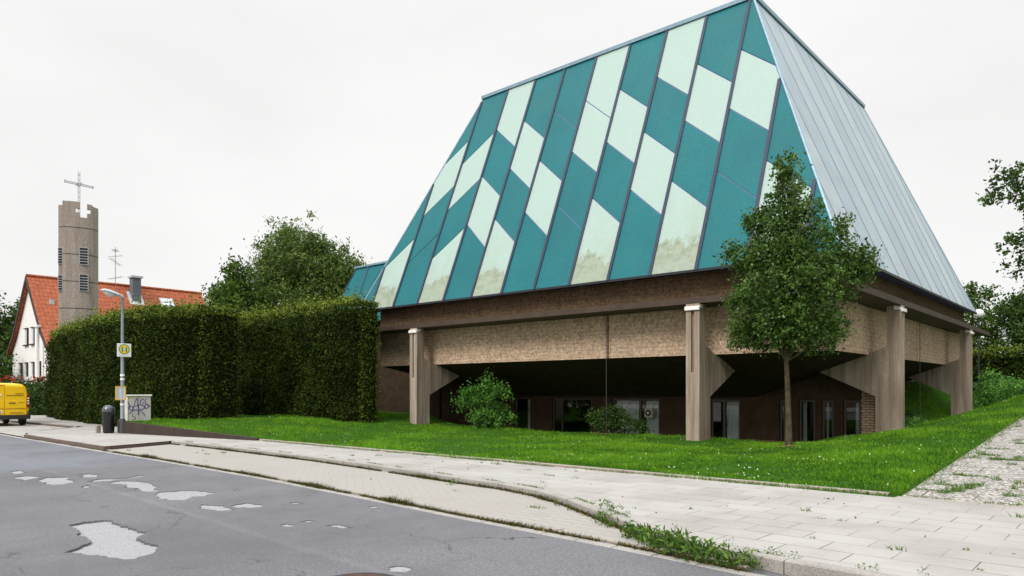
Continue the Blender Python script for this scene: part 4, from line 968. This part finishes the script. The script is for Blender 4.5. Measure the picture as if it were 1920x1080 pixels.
# ================================================================== HEDGES
def hedge(name, label, front, thick, zbase, ztop, n, size, group=None):
    """front: polyline of the street face (left to right); leaves cover all faces of a clipped block"""
    P = [Vector(p) for p in front]; seg = [(b-a).length for a, b in zip(P, P[1:])]; tot = sum(seg)
    def at(s):
        for a, b, L in zip(P, P[1:], seg):
            if s <= L: return a.lerp(b, s/L), Vector((-(b-a).y, (b-a).x)).normalized()
            s -= L
        return P[-1], Vector((-(P[-1]-P[-2]).y, (P[-1]-P[-2]).x)).normalized()
    def wav(s, z): e = max(0, 1-(tot-s)/1.1); return .36*mnoise.noise((s*.45, z*.5, 1.3))+.13*mnoise.noise((s*1.6, z*1.8, 4))+.9*e*e
    # dense twiggy body
    ns, nz_ = int(tot/.5)+1, 11; V, F = [], []
    for i in range(ns+1):
        s = tot*i/ns; p, nn = at(s)
        for j in range(nz_):
            f = j/(nz_-1); z = zbase-.1+(ztop-zbase-.15)*f; d = wav(s, z)+.16+.10*f+(.4 if j == nz_-1 else 0)
            q = p+nn*d; V.append((q.x, q.y, z))
        q = p+nn*(thick-.15); V.append((q.x, q.y, ztop-.3)); V.append((q.x, q.y, zbase))
    m = nz_+2
    for i in range(ns):
        for j in range(m-1): F.append((i*m+j, (i+1)*m+j, (i+1)*m+j+1, i*m+j+1))
    mb = MB(); mb.v = V; mb.f = F+[tuple(range(m)), tuple(ns*m+j for j in range(m))]; mb.m = [0]*len(mb.f)
    core = mb.build('hedge_core', simple('hedge_core_twigs', (.012, .016, .006), 1, 0, .3, 5, .02))
    me = core.data; me.name = name; core.name = name
    # leaves
    nf = int(n*.7); nt_ = int(n*.2); ne = n-nf-nt_
    C, NN, T, MI = [], [], [], []
    for i in range(nf):
        s = random.random()*tot; z = zbase+(ztop-zbase)*random.random(); p, nn = at(s); f = (z-zbase)/(ztop-zbase); d = wav(s, z)+random.gauss(.03, .08)+.10*f+.45*max(0, (f-.88)/.12)**2; z += .2*mnoise.noise((s*.5, 5, 2))*f; s_e = max(0, 1-(tot-s)/.35)*.35*random.random(); p = p-Vector((nn.y, -nn.x))*s_e
        q = p+nn*d; C.append((q.x, q.y, z)); NN.append((-nn.x, -nn.y, .5)); T.append(random.random()*(.55+.45*mnoise.noise((s*.7, z*.7, 9)))); MI.append(1 if z > ztop-.45+.3*mnoise.noise((s*.8, 0, 3)) and random.random() < .6 else 0)
    for i in range(nt_):
        s = random.random()*tot; p, nn = at(s); d = random.random()*thick; h = abs(random.gauss(0, .10))+(.34 if random.random() < .16 else 0)*random.random()**2*1.4
        q = p+nn*d; C.append((q.x, q.y, ztop-.05+.22*mnoise.noise((s*.6, d, 7))+h-.25*max(0, abs(d/thick-.5)-.35)/.15*.6)); NN.append((0, 0, 1)); T.append(random.random()); MI.append(1 if random.random() < .75 else 0)
    for i in range(ne):
        s = tot if i % 2 else 0; p, nn = at(s); d = .55+random.random()*(thick-.55) if s else random.random()*thick; z = zbase+(ztop-zbase)*random.random()
        tt_ = Vector((nn.y, -nn.x))*(1 if s else -1); q = p+nn*d+tt_*random.gauss(.0, .12); C.append((q.x, q.y, z)); NN.append((tt_.x, tt_.y, .5)); T.append(random.random()); MI.append(0)
    Vl, Fl = leaf_quads(C, size*(.55+.95*rng.random(len(C))**1.5), nrm=np.array(NN)*.8, aspect=.62)
    lf = quick('foliage', Vl, Fl, [M['hedge'], M['lit_shoots']], None, np.clip(T, 0, 1), mats_idx=MI)
    place(core); lf.parent = core; lf.location = (0, 0, 0); lf.rotation_euler = (0, 0, 0)
    return tag(core, label, 'hedge', group)
hedge('clipped_hedge', 'tall clipped hedge behind the lamp post and graffiti cabinet', [(-41, -7.1), (-34, -8.0), (-27, -8.75), (-24, -8.3), (-21.85, -7.75)], 2.6, .1, 5.0, 80000, .105)
hedge('clipped_hedge', 'tall clipped hedge running up to the corner of the hall', [(-32, -2.7), (-25, -2.9), (-17.85, -3.1)], 1.5, .2, 5.3, 62000, .10)

# ================================================================== TREES AND SHRUBS
tree('young_tree', 'young leafy street tree on the lawn before the hall corner', (-.79, -1.9, float(zlawn(-.79, -1.9))), 7.6, .085,
     [(-.1, 0, 3.2, 1.25, 1.2, .75), (.25, 0, 4.1, 1.42, 1.35, .95), (-.1, .1, 5.0, 1.05, 1.0, .85), (.0, 0, 5.85, .85, .8, .75), (-.05, 0, 6.8, .42, .42, .75), (1.45, .25, 4.7, .6, .5, .4), (-1.05, -.3, 4.95, .5, .5, .4), (.95, 0, 2.9, .6, .6, .45), (-1.0, -.2, 2.85, .5, .5, .4), (1.15, .1, 5.35, .4, .4, .4), (-.75, -.1, 5.85, .45, .45, .32), (1.75, .2, 4.35, .45, .4, .3), (-1.1, -.2, 3.9, .4, .4, .35)],
     34000, .096, M['younglf'], M['bark'], None, .15, 22, .3, 70, fork=.34)
tree('broad_tree', 'large pale green bushy tree rising behind the hedge', (-35.0, 5.2, .3), 12.2, .38,
     [(0, 0, 9.2, 3.0, 2.8, 2.6), (1.8, .5, 7.8, 2.2, 2.2, 2.6), (-2.0, 0, 9.6, 1.6, 1.6, 1.5), (3.2, .6, 8.4, 1.4, 1.4, 2.0), (.3, -1.5, 6.2, 3.2, 1.8, 1.8), (2.4, -1.0, 5.6, 2.4, 1.6, 1.8), (-.9, 0, 11.2, 1.1, 1.1, .9), (1.5, .3, 10.5, 1.0, 1.0, .9), (-3.0, 0, 8.4, 1.0, 1.0, .9), (3.6, 1.0, 7.0, 1.8, 1.6, 1.8), (4.9, 1.5, 5.6, 1.8, 1.5, 1.7), (4.2, 1.2, 8.6, 1.0, 1.0, 1.0)],
     52000, .22, M['willow'], M['darkbark'], None, .40, 34, .4, 30, aspect=.4)
tree('leafy_tree', 'small mid green tree with loose branches left of the broad tree', (-34.3, .9, .3), 9.2, .2,
     [(-.2, 0, 6.2, 1.7, 1.5, 1.8), (-1.4, -.2, 6.9, 1.1, .9, .9), (.1, 0, 8.2, .9, .9, .9), (.5, -.2, 5.2, 1.6, 1.4, 1.2), (-.3, 0, 4.4, 1.8, 1.4, 1.2)],
     16000, .2, M['leafmid'], M['darkbark'], None, .34, 30, .5, 26)
tree('dark_conifer', 'narrow dark brown green conifer between two paler trees', (-37.5, 4.0, .3), 10, .2,
     [(0, 0, 4, 1.7, 1.7, 2.2), (0, 0, 6.5, 1.3, 1.3, 1.8), (0, 0, 8.6, .8, .8, 1.5)], 9000, .2, M['conifer'], M['darkbark'], None, .4, 34, .6, 14, aspect=.2)
tree('thin_tree', 'thin open tree showing between the broad tree and the roof', (-34.5, 10.5, .3), 10.6, .1,
     [(0, 0, 8.6, 1.5, 1.2, 1.5), (1.3, 0, 8.0, .9, .8, 1.0), (-.5, 0, 7.2, 1.4, 1.2, 1.2)], 1500, .2, M['willow'], M['darkbark'], None, .5, 12, .5, 26, aspect=.35)
tree('garden_tree', 'dark green tree at the far left beyond the house gable', (-73.2, -1.6, 0), 10.4, .25,
     [(0, 0, 8.2, 2.3, 2.3, 2.0), (.6, 0, 6.2, 2.6, 2.5, 2.0), (-.5, -.5, 4.2, 3, 2.6, 2.4)], 9000, .3, M['leaf'], M['darkbark'], None, .5, 34, .5, 16)
bt = thing('flowering_shrub', 'dark shrub with red blossoms under the house windows', 'shrub', (-48.4, -6.7, .1))
foliage('foliage', [(0, 0, .9, 1.6, 2.3, 1.15), (-1.5, -1.6, 1.0, 1.4, 1.2, 1.1), (1.4, 1.5, 1.0, 1.4, 1.2, 1.25), (3.4, 1.6, .9, 1.6, 1.4, 1.4), (.5, .5, 1.6, 1.0, 1.4, .8), (2.4, .2, .8, 1.5, 1.2, 1.0), (1.2, .9, .5, 1.8, 1.6, .8)], 18000, .16, M['leaf'], bt, .3, 30, .3)
foliage('blossom', [(.1, .1, 2.25, .9, 1.7, .22), (.6, 1.3, 2.2, .6, .6, .3)], 420, .13, M['blossom'], bt, .14, 14, .3)
mb = MB()
for k in range(9): mb.tube([(random.uniform(-.6, .6), random.uniform(-.9, .9), -.2), (random.uniform(-1.2, 1.2), random.uniform(-1.5, 1.5), 1.6)], [.03, .01], 5)
mb.build('stem', M['darkbark'], bt)
def shrub(name, label, loc, blobs, n, size, m, stems=10, clump=.2, per=22, hollow=.4, spread=.6, hgt=1.2, nm='foliage', aspect=.6, group=None, cat='shrub'):
    t = thing(name, label, cat, loc, 0, group)
    o, cc = foliage(nm, blobs, n, size, m, t, clump, per, hollow, aspect=aspect)
    mb = MB()
    for c in cc[rng.choice(len(cc), min(stems, len(cc)), replace=False)]:
        c = Vector(c); b = Vector((c.x*.25+random.uniform(-.1, .1), c.y*.25, -.12)); mb.tube([b, b.lerp(c, .55)+Vector((0, 0, .12*c.z)), c], [.018, .012, .005], 5)
    mb.build('stem', M['darkbark'], t)
    return t
shrub('dark_bush', 'tall dark bush at the left edge behind the yellow van', (-64.2, -4.6, 0), [(0, 0, 1.6, 1.9, 1.8, 1.8), (.2, 0, 3.6, 1.3, 1.2, 1.5), (-2.5, -.5, 2.6, 1.8, 1.6, 2.4)], 7000, .24, M['leaf'], 8, .4, 30)
shrub('broadleaf_shrub', 'bright green loose shrub standing under the parapet by the left fin', (-13.9, .7, float(zlawn(-13.9, .7))),
      [(0, 0, .75, 1.05, .8, .75), (-.35, -.2, 1.35, .85, .6, .42), (.55, -.1, 1.45, .55, .5, .42), (.1, 0, 1.85, .32, .3, .4), (1.05, -.1, 1.5, .4, .35, .28), (-1.15, -.2, .95, .42, .4, .3), (.2, .1, .4, 1.2, .8, .45)], 4600, .105, M['shrub'], 34, .2, 20, .3)
shrub('low_shrub', 'low dark green shrub by the curtained window', (-8.15, 1.3, float(zlawn(-8.15, 1.3))),
      [(-.2, 0, .42, .85, .6, .42), (-.75, -.1, .5, .4, .35, .3), (.5, 0, .35, .7, .5, .3), (.1, -.1, .75, .4, .35, .2), (1.1, 0, .22, .4, .35, .2)], 3000, .095, M['leaf'], 20, .16, 20, .3)
# right side, beyond the hall
zr = lambda x, y: float(zlawn(x, y))
otx, oty = 8.0, 10.8
def toward(px_, py_, Y, r):          # blob of the overhanging crown, given by where it hangs
    b_ = world(otx, oty); wx, wy = (px_-960)/1344*Y-b_.x, Y-b_.y
    return (CT*wx-ST*wy, ST*wx+CT*wy, EYE+(733-py_)/1344*Y-zr(otx, oty))+r
tree('overhanging_tree', 'tall tree leaning in from the right edge over the path', (otx, oty, zr(otx, oty)), 11, .3,
     [toward(1905, 335, 23, (.75, .8, .55)), toward(1880, 365, 23.3, (.5, .5, .3)), toward(1860, 372, 23.2, (.25, .3, .12)), toward(1930, 380, 23, (.7, .7, .5)), toward(1875, 415, 23.4, (.22, .25, .14)), toward(1908, 455, 23, (.5, .6, .35)), toward(1920, 500, 23, (.6, .6, .4)), toward(1885, 452, 23.2, (.3, .3, .2)), toward(1990, 400, 22.5, (1.1, 1.1, 1.6)), (-2.0, -1.0, 7, 2, 2, 2), (0, 0, 8, 2.4, 2.4, 2.4)],
     16000, .15, M['leaf'], M['darkbark'], None, .2, 16, .3, 70, fork=.3)
for i, (x, y, lab, bl, n) in enumerate((
    (1.8, 33.5, 'dark leafy tree behind the round clipped hedge', [(0, 0, 3.0, 2.6, 2.2, 2.8), (.5, 0, 5.4, 1.7, 1.6, 1.5), (-1.5, 0, 4.2, 1.4, 1.4, 1.6)], 15000),
    (-2.4, 35.0, 'small light leaved tree just right of the roof corner', [(0, 0, 2.6, 1.9, 1.6, 2.4), (.2, 0, 5.2, 1.2, 1.1, 1.2), (-1.5, 0, 3.2, 1.5, 1.3, 1.8)], 8000),
    (5.4, 31.5, 'dense dark tree at the right edge above the hedge', [(0, 0, 3.0, 2.8, 2.4, 2.8), (0, 0, 5.6, 2.0, 1.8, 1.5), (-2.4, 0, 4.2, 1.4, 1.3, 1.4)], 16000))):
    tree('background_tree', lab, (x, y, zr(x, y)), 6.8, .16, bl, n, .22, M['leafmid'] if i == 1 else M['leaf'], M['darkbark'], 'trees beyond the hall', .38, 28, .45, 18)
hedge('rounded_hedge', 'low rounded hedge on the bank right of the hall', [(-2.5, 29.2), (3, 29.0), (9, 28.6), (14, 28)], 2.0, 2.2, 4.0, 15000, .17)
gc = thing('ground_cover_mound', 'mound of bright green ground cover beside the path', 'plants', (2.1, 22.6, zr(2.1, 22.6)))
foliage('foliage', [(0, 0, .1, 1.9, 1.6, .45), (-1.2, .5, .1, 1.3, 1.2, .5), (1.3, 0, .05, 1.2, 1.2, .3)], 7000, .12, M['shrub'], gc, .2, 24, .5)
shrub('dark_ground_plants', 'dark trailing plants on the bank between the two right fins', (-1.2, 9.3, zr(-1.2, 9.3)), [(0, 0, .15, 1.0, 1.6, .42), (-.3, 2.2, .2, 1.0, 1.3, .4), (.5, -1.6, .1, .7, .9, .25)], 3600, .11, M['leaf'], 10, .2, 20, .3)
shrub('pale_ground_plants', 'pale green low plants at the foot of the right hand fin', (.15, 6.6, zr(.15, 6.6)), [(0, 0, .1, .5, 1.0, .18), (.0, 1.3, .1, .4, .7, .15)], 900, .09, M['shrub'], 6, .12, 16, .3)
shrub('wall_shrub', 'small leafy shrub beside the farthest fin', (.7, 17.6, zr(.7, 17.6)), [(0, 0, .6, .6, .7, .6), (.1, .4, 1.3, .45, .5, .5)], 1500, .12, M['shrub'], 10, .2, 18, .3)

# ================================================================== GRASS, DAISIES, WEEDS
def blades(name, P, h, w, m, tone, lean=.45):
    n = len(P); P = np.asarray(P, float); a = rng.random(n)*2*np.pi; h = np.broadcast_to(h, (n,)); w = np.broadcast_to(w, (n,))
    dx, dy = np.cos(a)*w/2, np.sin(a)*w/2; l = rng.normal(size=(n, 2))*lean*h[:, None]
    V = np.stack([P+np.stack([-dx, -dy, 0*dx], 1), P+np.stack([dx, dy, 0*dx], 1), P+np.stack([l[:, 0], l[:, 1], h], 1)], 1).reshape(-1, 3)
    o = quick(name, V, np.arange(3*n).reshape(n, 3), m, None, tone, nv=3); o['kind'] = 'stuff'; return o
def lawn_points(n):
    x = np.concatenate([rng.uniform(7.15, 13, n//5), rng.uniform(-23.5, 3.45, n), rng.uniform(-2.5, 3.45, n//2), rng.uniform(-6, 3.45, n//2)]); t = np.concatenate([rng.random(n//5)**1.2*20, rng.random(n)**1.25*12.5, 7+rng.random(n//2)*24, rng.random(n//2)*6.5])
    y = yb(x)+.03+t; return x, y
x, y = lawn_points(150000)
patch = np.sin(x*.9+1.3*np.sin(y*.7))*np.sin(y*1.1+.8*np.sin(x*.5)); fine = np.sin(x*3.1+2*np.sin(y*2.3))*np.sin(y*3.7+1.5*np.sin(x*1.9))
bank = (x < -.2) & (x > -5.5) & (y > 7.2)
keep = ~((y > 1.4) & (x < -1.2) & (x > -20.5)) & ~((x < -3) & (y > 4)) | bank
keep &= (rng.random(len(x)) < .75+.3*patch)
for (cx, cy, rx, ry) in ((-2.6, 1.4, .8, .25), (-1.3, .2, .55, .16), (-.75, -1.9, .3, .28)): keep &= (((x-cx)/rx)**2+((y-cy)/ry)**2 > 1) | (rng.random(len(x)) < .15)
x, y, patch, fine = x[keep], y[keep], patch[keep], fine[keep]
fine2 = np.sin(x*7.3+2*np.sin(y*5.1))*np.sin(y*8.2+1.7*np.sin(x*4.4))
hgt = (.044+.030*rng.random(len(x)))*(1+.45*patch+.4*np.clip(fine, -.5, 1)+.25*fine2)
edge = (y-yb(x) < .15) | ((x > 3.3) & (x < 3.6)); hgt = np.where(edge, hgt*1.25, hgt)
tone = np.clip(.50+.30*patch+.24*fine+.12*fine2-.10*ss(-3, 3, x)+.22*rng.normal(size=len(x)), 0, 1)
blades('grass', np.stack([x, y, zlawn(x, y)-.01], 1), hgt, .016+.012*rng.random(len(x)), M['grass'], tone)
x, y = lawn_points(1500); k = (np.sin(x*1.3+y)*np.sin(y*1.7-x*.4) > -.1) & ~((y > .8) & (x < -.6)) & (rng.random(len(x)) < .33); x, y = x[k], y[k]
Vd, Fd = leaf_quads(np.stack([x, y, zlawn(x, y)+.075+.03*rng.random(len(x))], 1), (.018+.014*rng.random(len(x))), nrm=np.tile([(0, -.3, 1.5)], (len(x), 1)), spread=.4, aspect=1.0)
o = quick('daisies', Vd, Fd, M['daisy'], None, rng.random(len(x))); o['kind'] = 'stuff'
def tufts(name, spots, m, nb, h, w, spread):
    P, H, T = [], [], []
    for (x, y, z, s) in spots:
        k = max(3, int(nb*s)); T += [random.random()*.5+random.random()*.5 for _ in range(k)]
        for _ in range(k):
            P.append((x+random.gauss(0, spread*s), y+random.gauss(0, spread*s*.6), z)); H.append(h*s*(.5+random.random()))
    return blades(name, P, np.array(H), w, m, np.array(T), .8)
spots = []
line = resample(offs(EDGE, -.005), .05)
for p in line:
    q = mnoise.noise((p[0]*.8, 3, 0))+.4*mnoise.noise((p[0]*3, 7, 0))
    if q > -.42: spots.append((p[0], p[1]-.035, .0, .7+max(0, q)*.9))
for p in resample([(-60, -12.65), (-26.5, -12.75), (-23, -12.9), (-15, -13.08)], .09):
    if mnoise.noise((p[0]*.9, 1, 0)) > -.1: spots.append((p[0], p[1], .0, .4))
for p in resample(offs(KU[:14], -.02), .05):
    q = mnoise.noise((p[0]*.7, 11, 0))+.4*mnoise.noise((p[0]*3, 2, 0))
    if q > -.38: spots.append((p[0], p[1]-.01, .026, .65+max(0, q)*1.0))
for p in resample([(-15.2, -13.0), (-15.85, -11)], .06): spots.append((p[0]+.04, p[1], .03, .4))
tufts('moss', spots, M['moss'], 26, .06, .014, .035)
spots = []
for i in range(60):                                  # tufts in the pavement joints
    r_ = random.random(); x = random.uniform(-14, 9); row = round((random.uniform(-13.6, -9.2)+.05)/.41)*.41-.05
    if row > -13.2 or x > 1.5: spots.append((x, row, .12, random.choice((.4, .5, .6, .9))))
for p in resample(offs(KU[:16], .16), .06):
    if mnoise.noise((p[0]*1.3, 21, 0)) > .1: spots.append((p[0], p[1], .122, .45))
for p in resample([(-14, -9.13), (3.4, -9.08)], .06):
    if mnoise.noise((p[0]*1.1, 31, 0)) > -.05: spots.append((p[0], p[1], .12, .5))
for p in resample([(-27.5, -9.95), (-24.2, -12.4)], .07): spots.append((p[0]-.25*random.random(), p[1]+.1*random.random(), .03, 1.9*random.random()))
for k in range(150):
    x, y = random.uniform(PX0+.1, PX1), -8.8+14*random.random()**1.4; row = round(y/.52)*.52
    if mnoise.noise((x, row, 5)) > -.1:
        n_ = random.choice((2, 4, 7, 10)); sz = random.uniform(.5, 1.0)
        for q in range(n_): spots.append((min(PX1, x+q*.045), row+random.gauss(0, .012), hp(row)+.004, sz))
    if k % 3 == 0:
        c_ = round(x/.31)*.31
        for q in range(6): spots.append((c_+random.gauss(0, .02), y+q*.06, hp(y)+.002, .8))
for p in resample([(3.6, -8.92), (7.1, -8.96)], .07):
    if mnoise.noise((p[0]*1.5, 41, 0)) > -.2: spots.append((p[0], p[1], .13, .5))
for y in np.arange(-8.8, 12, .13): spots.append((3.52+random.uniform(-.05, .10), y, hp(y)+.0, random.uniform(.5, 1.0)))
for (x, y) in ((4.0, -8.2), (4.05, -8.05), (4.1, -7.9), (4.15, -7.75), (4.2, -7.6), (3.95, -8.4), (5.3, -7.7), (5.32, -7.55), (5.2, -8.6), (5.25, -8.7), (4.95, -7.1), (5.1, -7.05), (4.7, -8.3)):
    for k in range(4): spots.append((x+random.gauss(0, .05), y+random.gauss(0, .06), hp(y), 1.0))
tufts('weeds', spots, M['weed'], 16, .055, .014, .05)
# big leafy weeds along the kerb
spots = []
wl_ = [(-2.75, -11.72, .6), (-1.2, -11.85, .5), (-.9, -11.95, .45), (-.6, -12.05, .4), (.0, -12.4, .5), (.3, -12.55, .4), (1.15, -13.05, .8), (1.25, -13.1, .9), (1.4, -13.2, .8), (.95, -12.68, .7), (1.1, -12.75, .8), (1.3, -12.9, .7), (1.5, -13.0, .5)]
for i in range(26):
    f = i/25; wl_.append((1.75+1.75*f, -13.42-.52*min(1, f*1.5)-.05+random.gauss(0, .04), (.8+.4*math.sin(f*3.1))*(.7+.5*random.random())))
for (x, y) in ((3.05, -13.62), (3.5, -13.75), (3.6, -13.76), (3.75, -13.78), (4.3, -13.78), (4.4, -13.8), (4.75, -13.7), (2.35, -13.35)): wl_.append((x, y, .4))
C, S_, T_ = [], [], []
for (x, y, s) in wl_:
    on = y > np.interp(x, [p[0] for p in KU], [p[1] for p in KU])+.02
    z = .13 if on else .02
    for k in range(int(34*s)):
        r_ = random.random()**.6; C.append((x+random.gauss(0, .07*s), y+random.gauss(0, .05*s), z+.16*s*random.random())); S_.append(.085*s*(.6+.7*random.random())); T_.append(random.random()*.9)
Vw, Fw = leaf_quads(C, S_, nrm=np.tile([(0, -.3, .8)], (len(C), 1)), aspect=.26)
o = quick('kerb_weeds', Vw, Fw, M['weed'], None, T_); o['kind'] = 'stuff'

C = []
for p in resample(offs(KU[6:14], -.06), .02):
    if random.random() < .30+.5*max(0, mnoise.noise((p[0]*1.2, 51, 0))): C.append((p[0]+random.gauss(0, .05), p[1]+random.gauss(0, .04), .04))
for p in resample(offs(EDGE[4:], -.03), .03):
    if random.random() < .35: C.append((p[0]+random.gauss(0, .03), p[1]+random.gauss(0, .03), .022))
for i in range(40): C.append((random.uniform(-6, 8), random.uniform(-13, -9.2), .126))
Vw, Fw = leaf_quads(C, .045, nrm=np.tile([(0, 0, 2.5)], (len(C), 1)), spread=.5)
o = quick('leaf_litter', Vw, Fw, leaf_mat('dry_leaves', (.10, .035, .012), (.36, .17, .06), .1), None, rng.random(len(C))); o['kind'] = 'stuff'
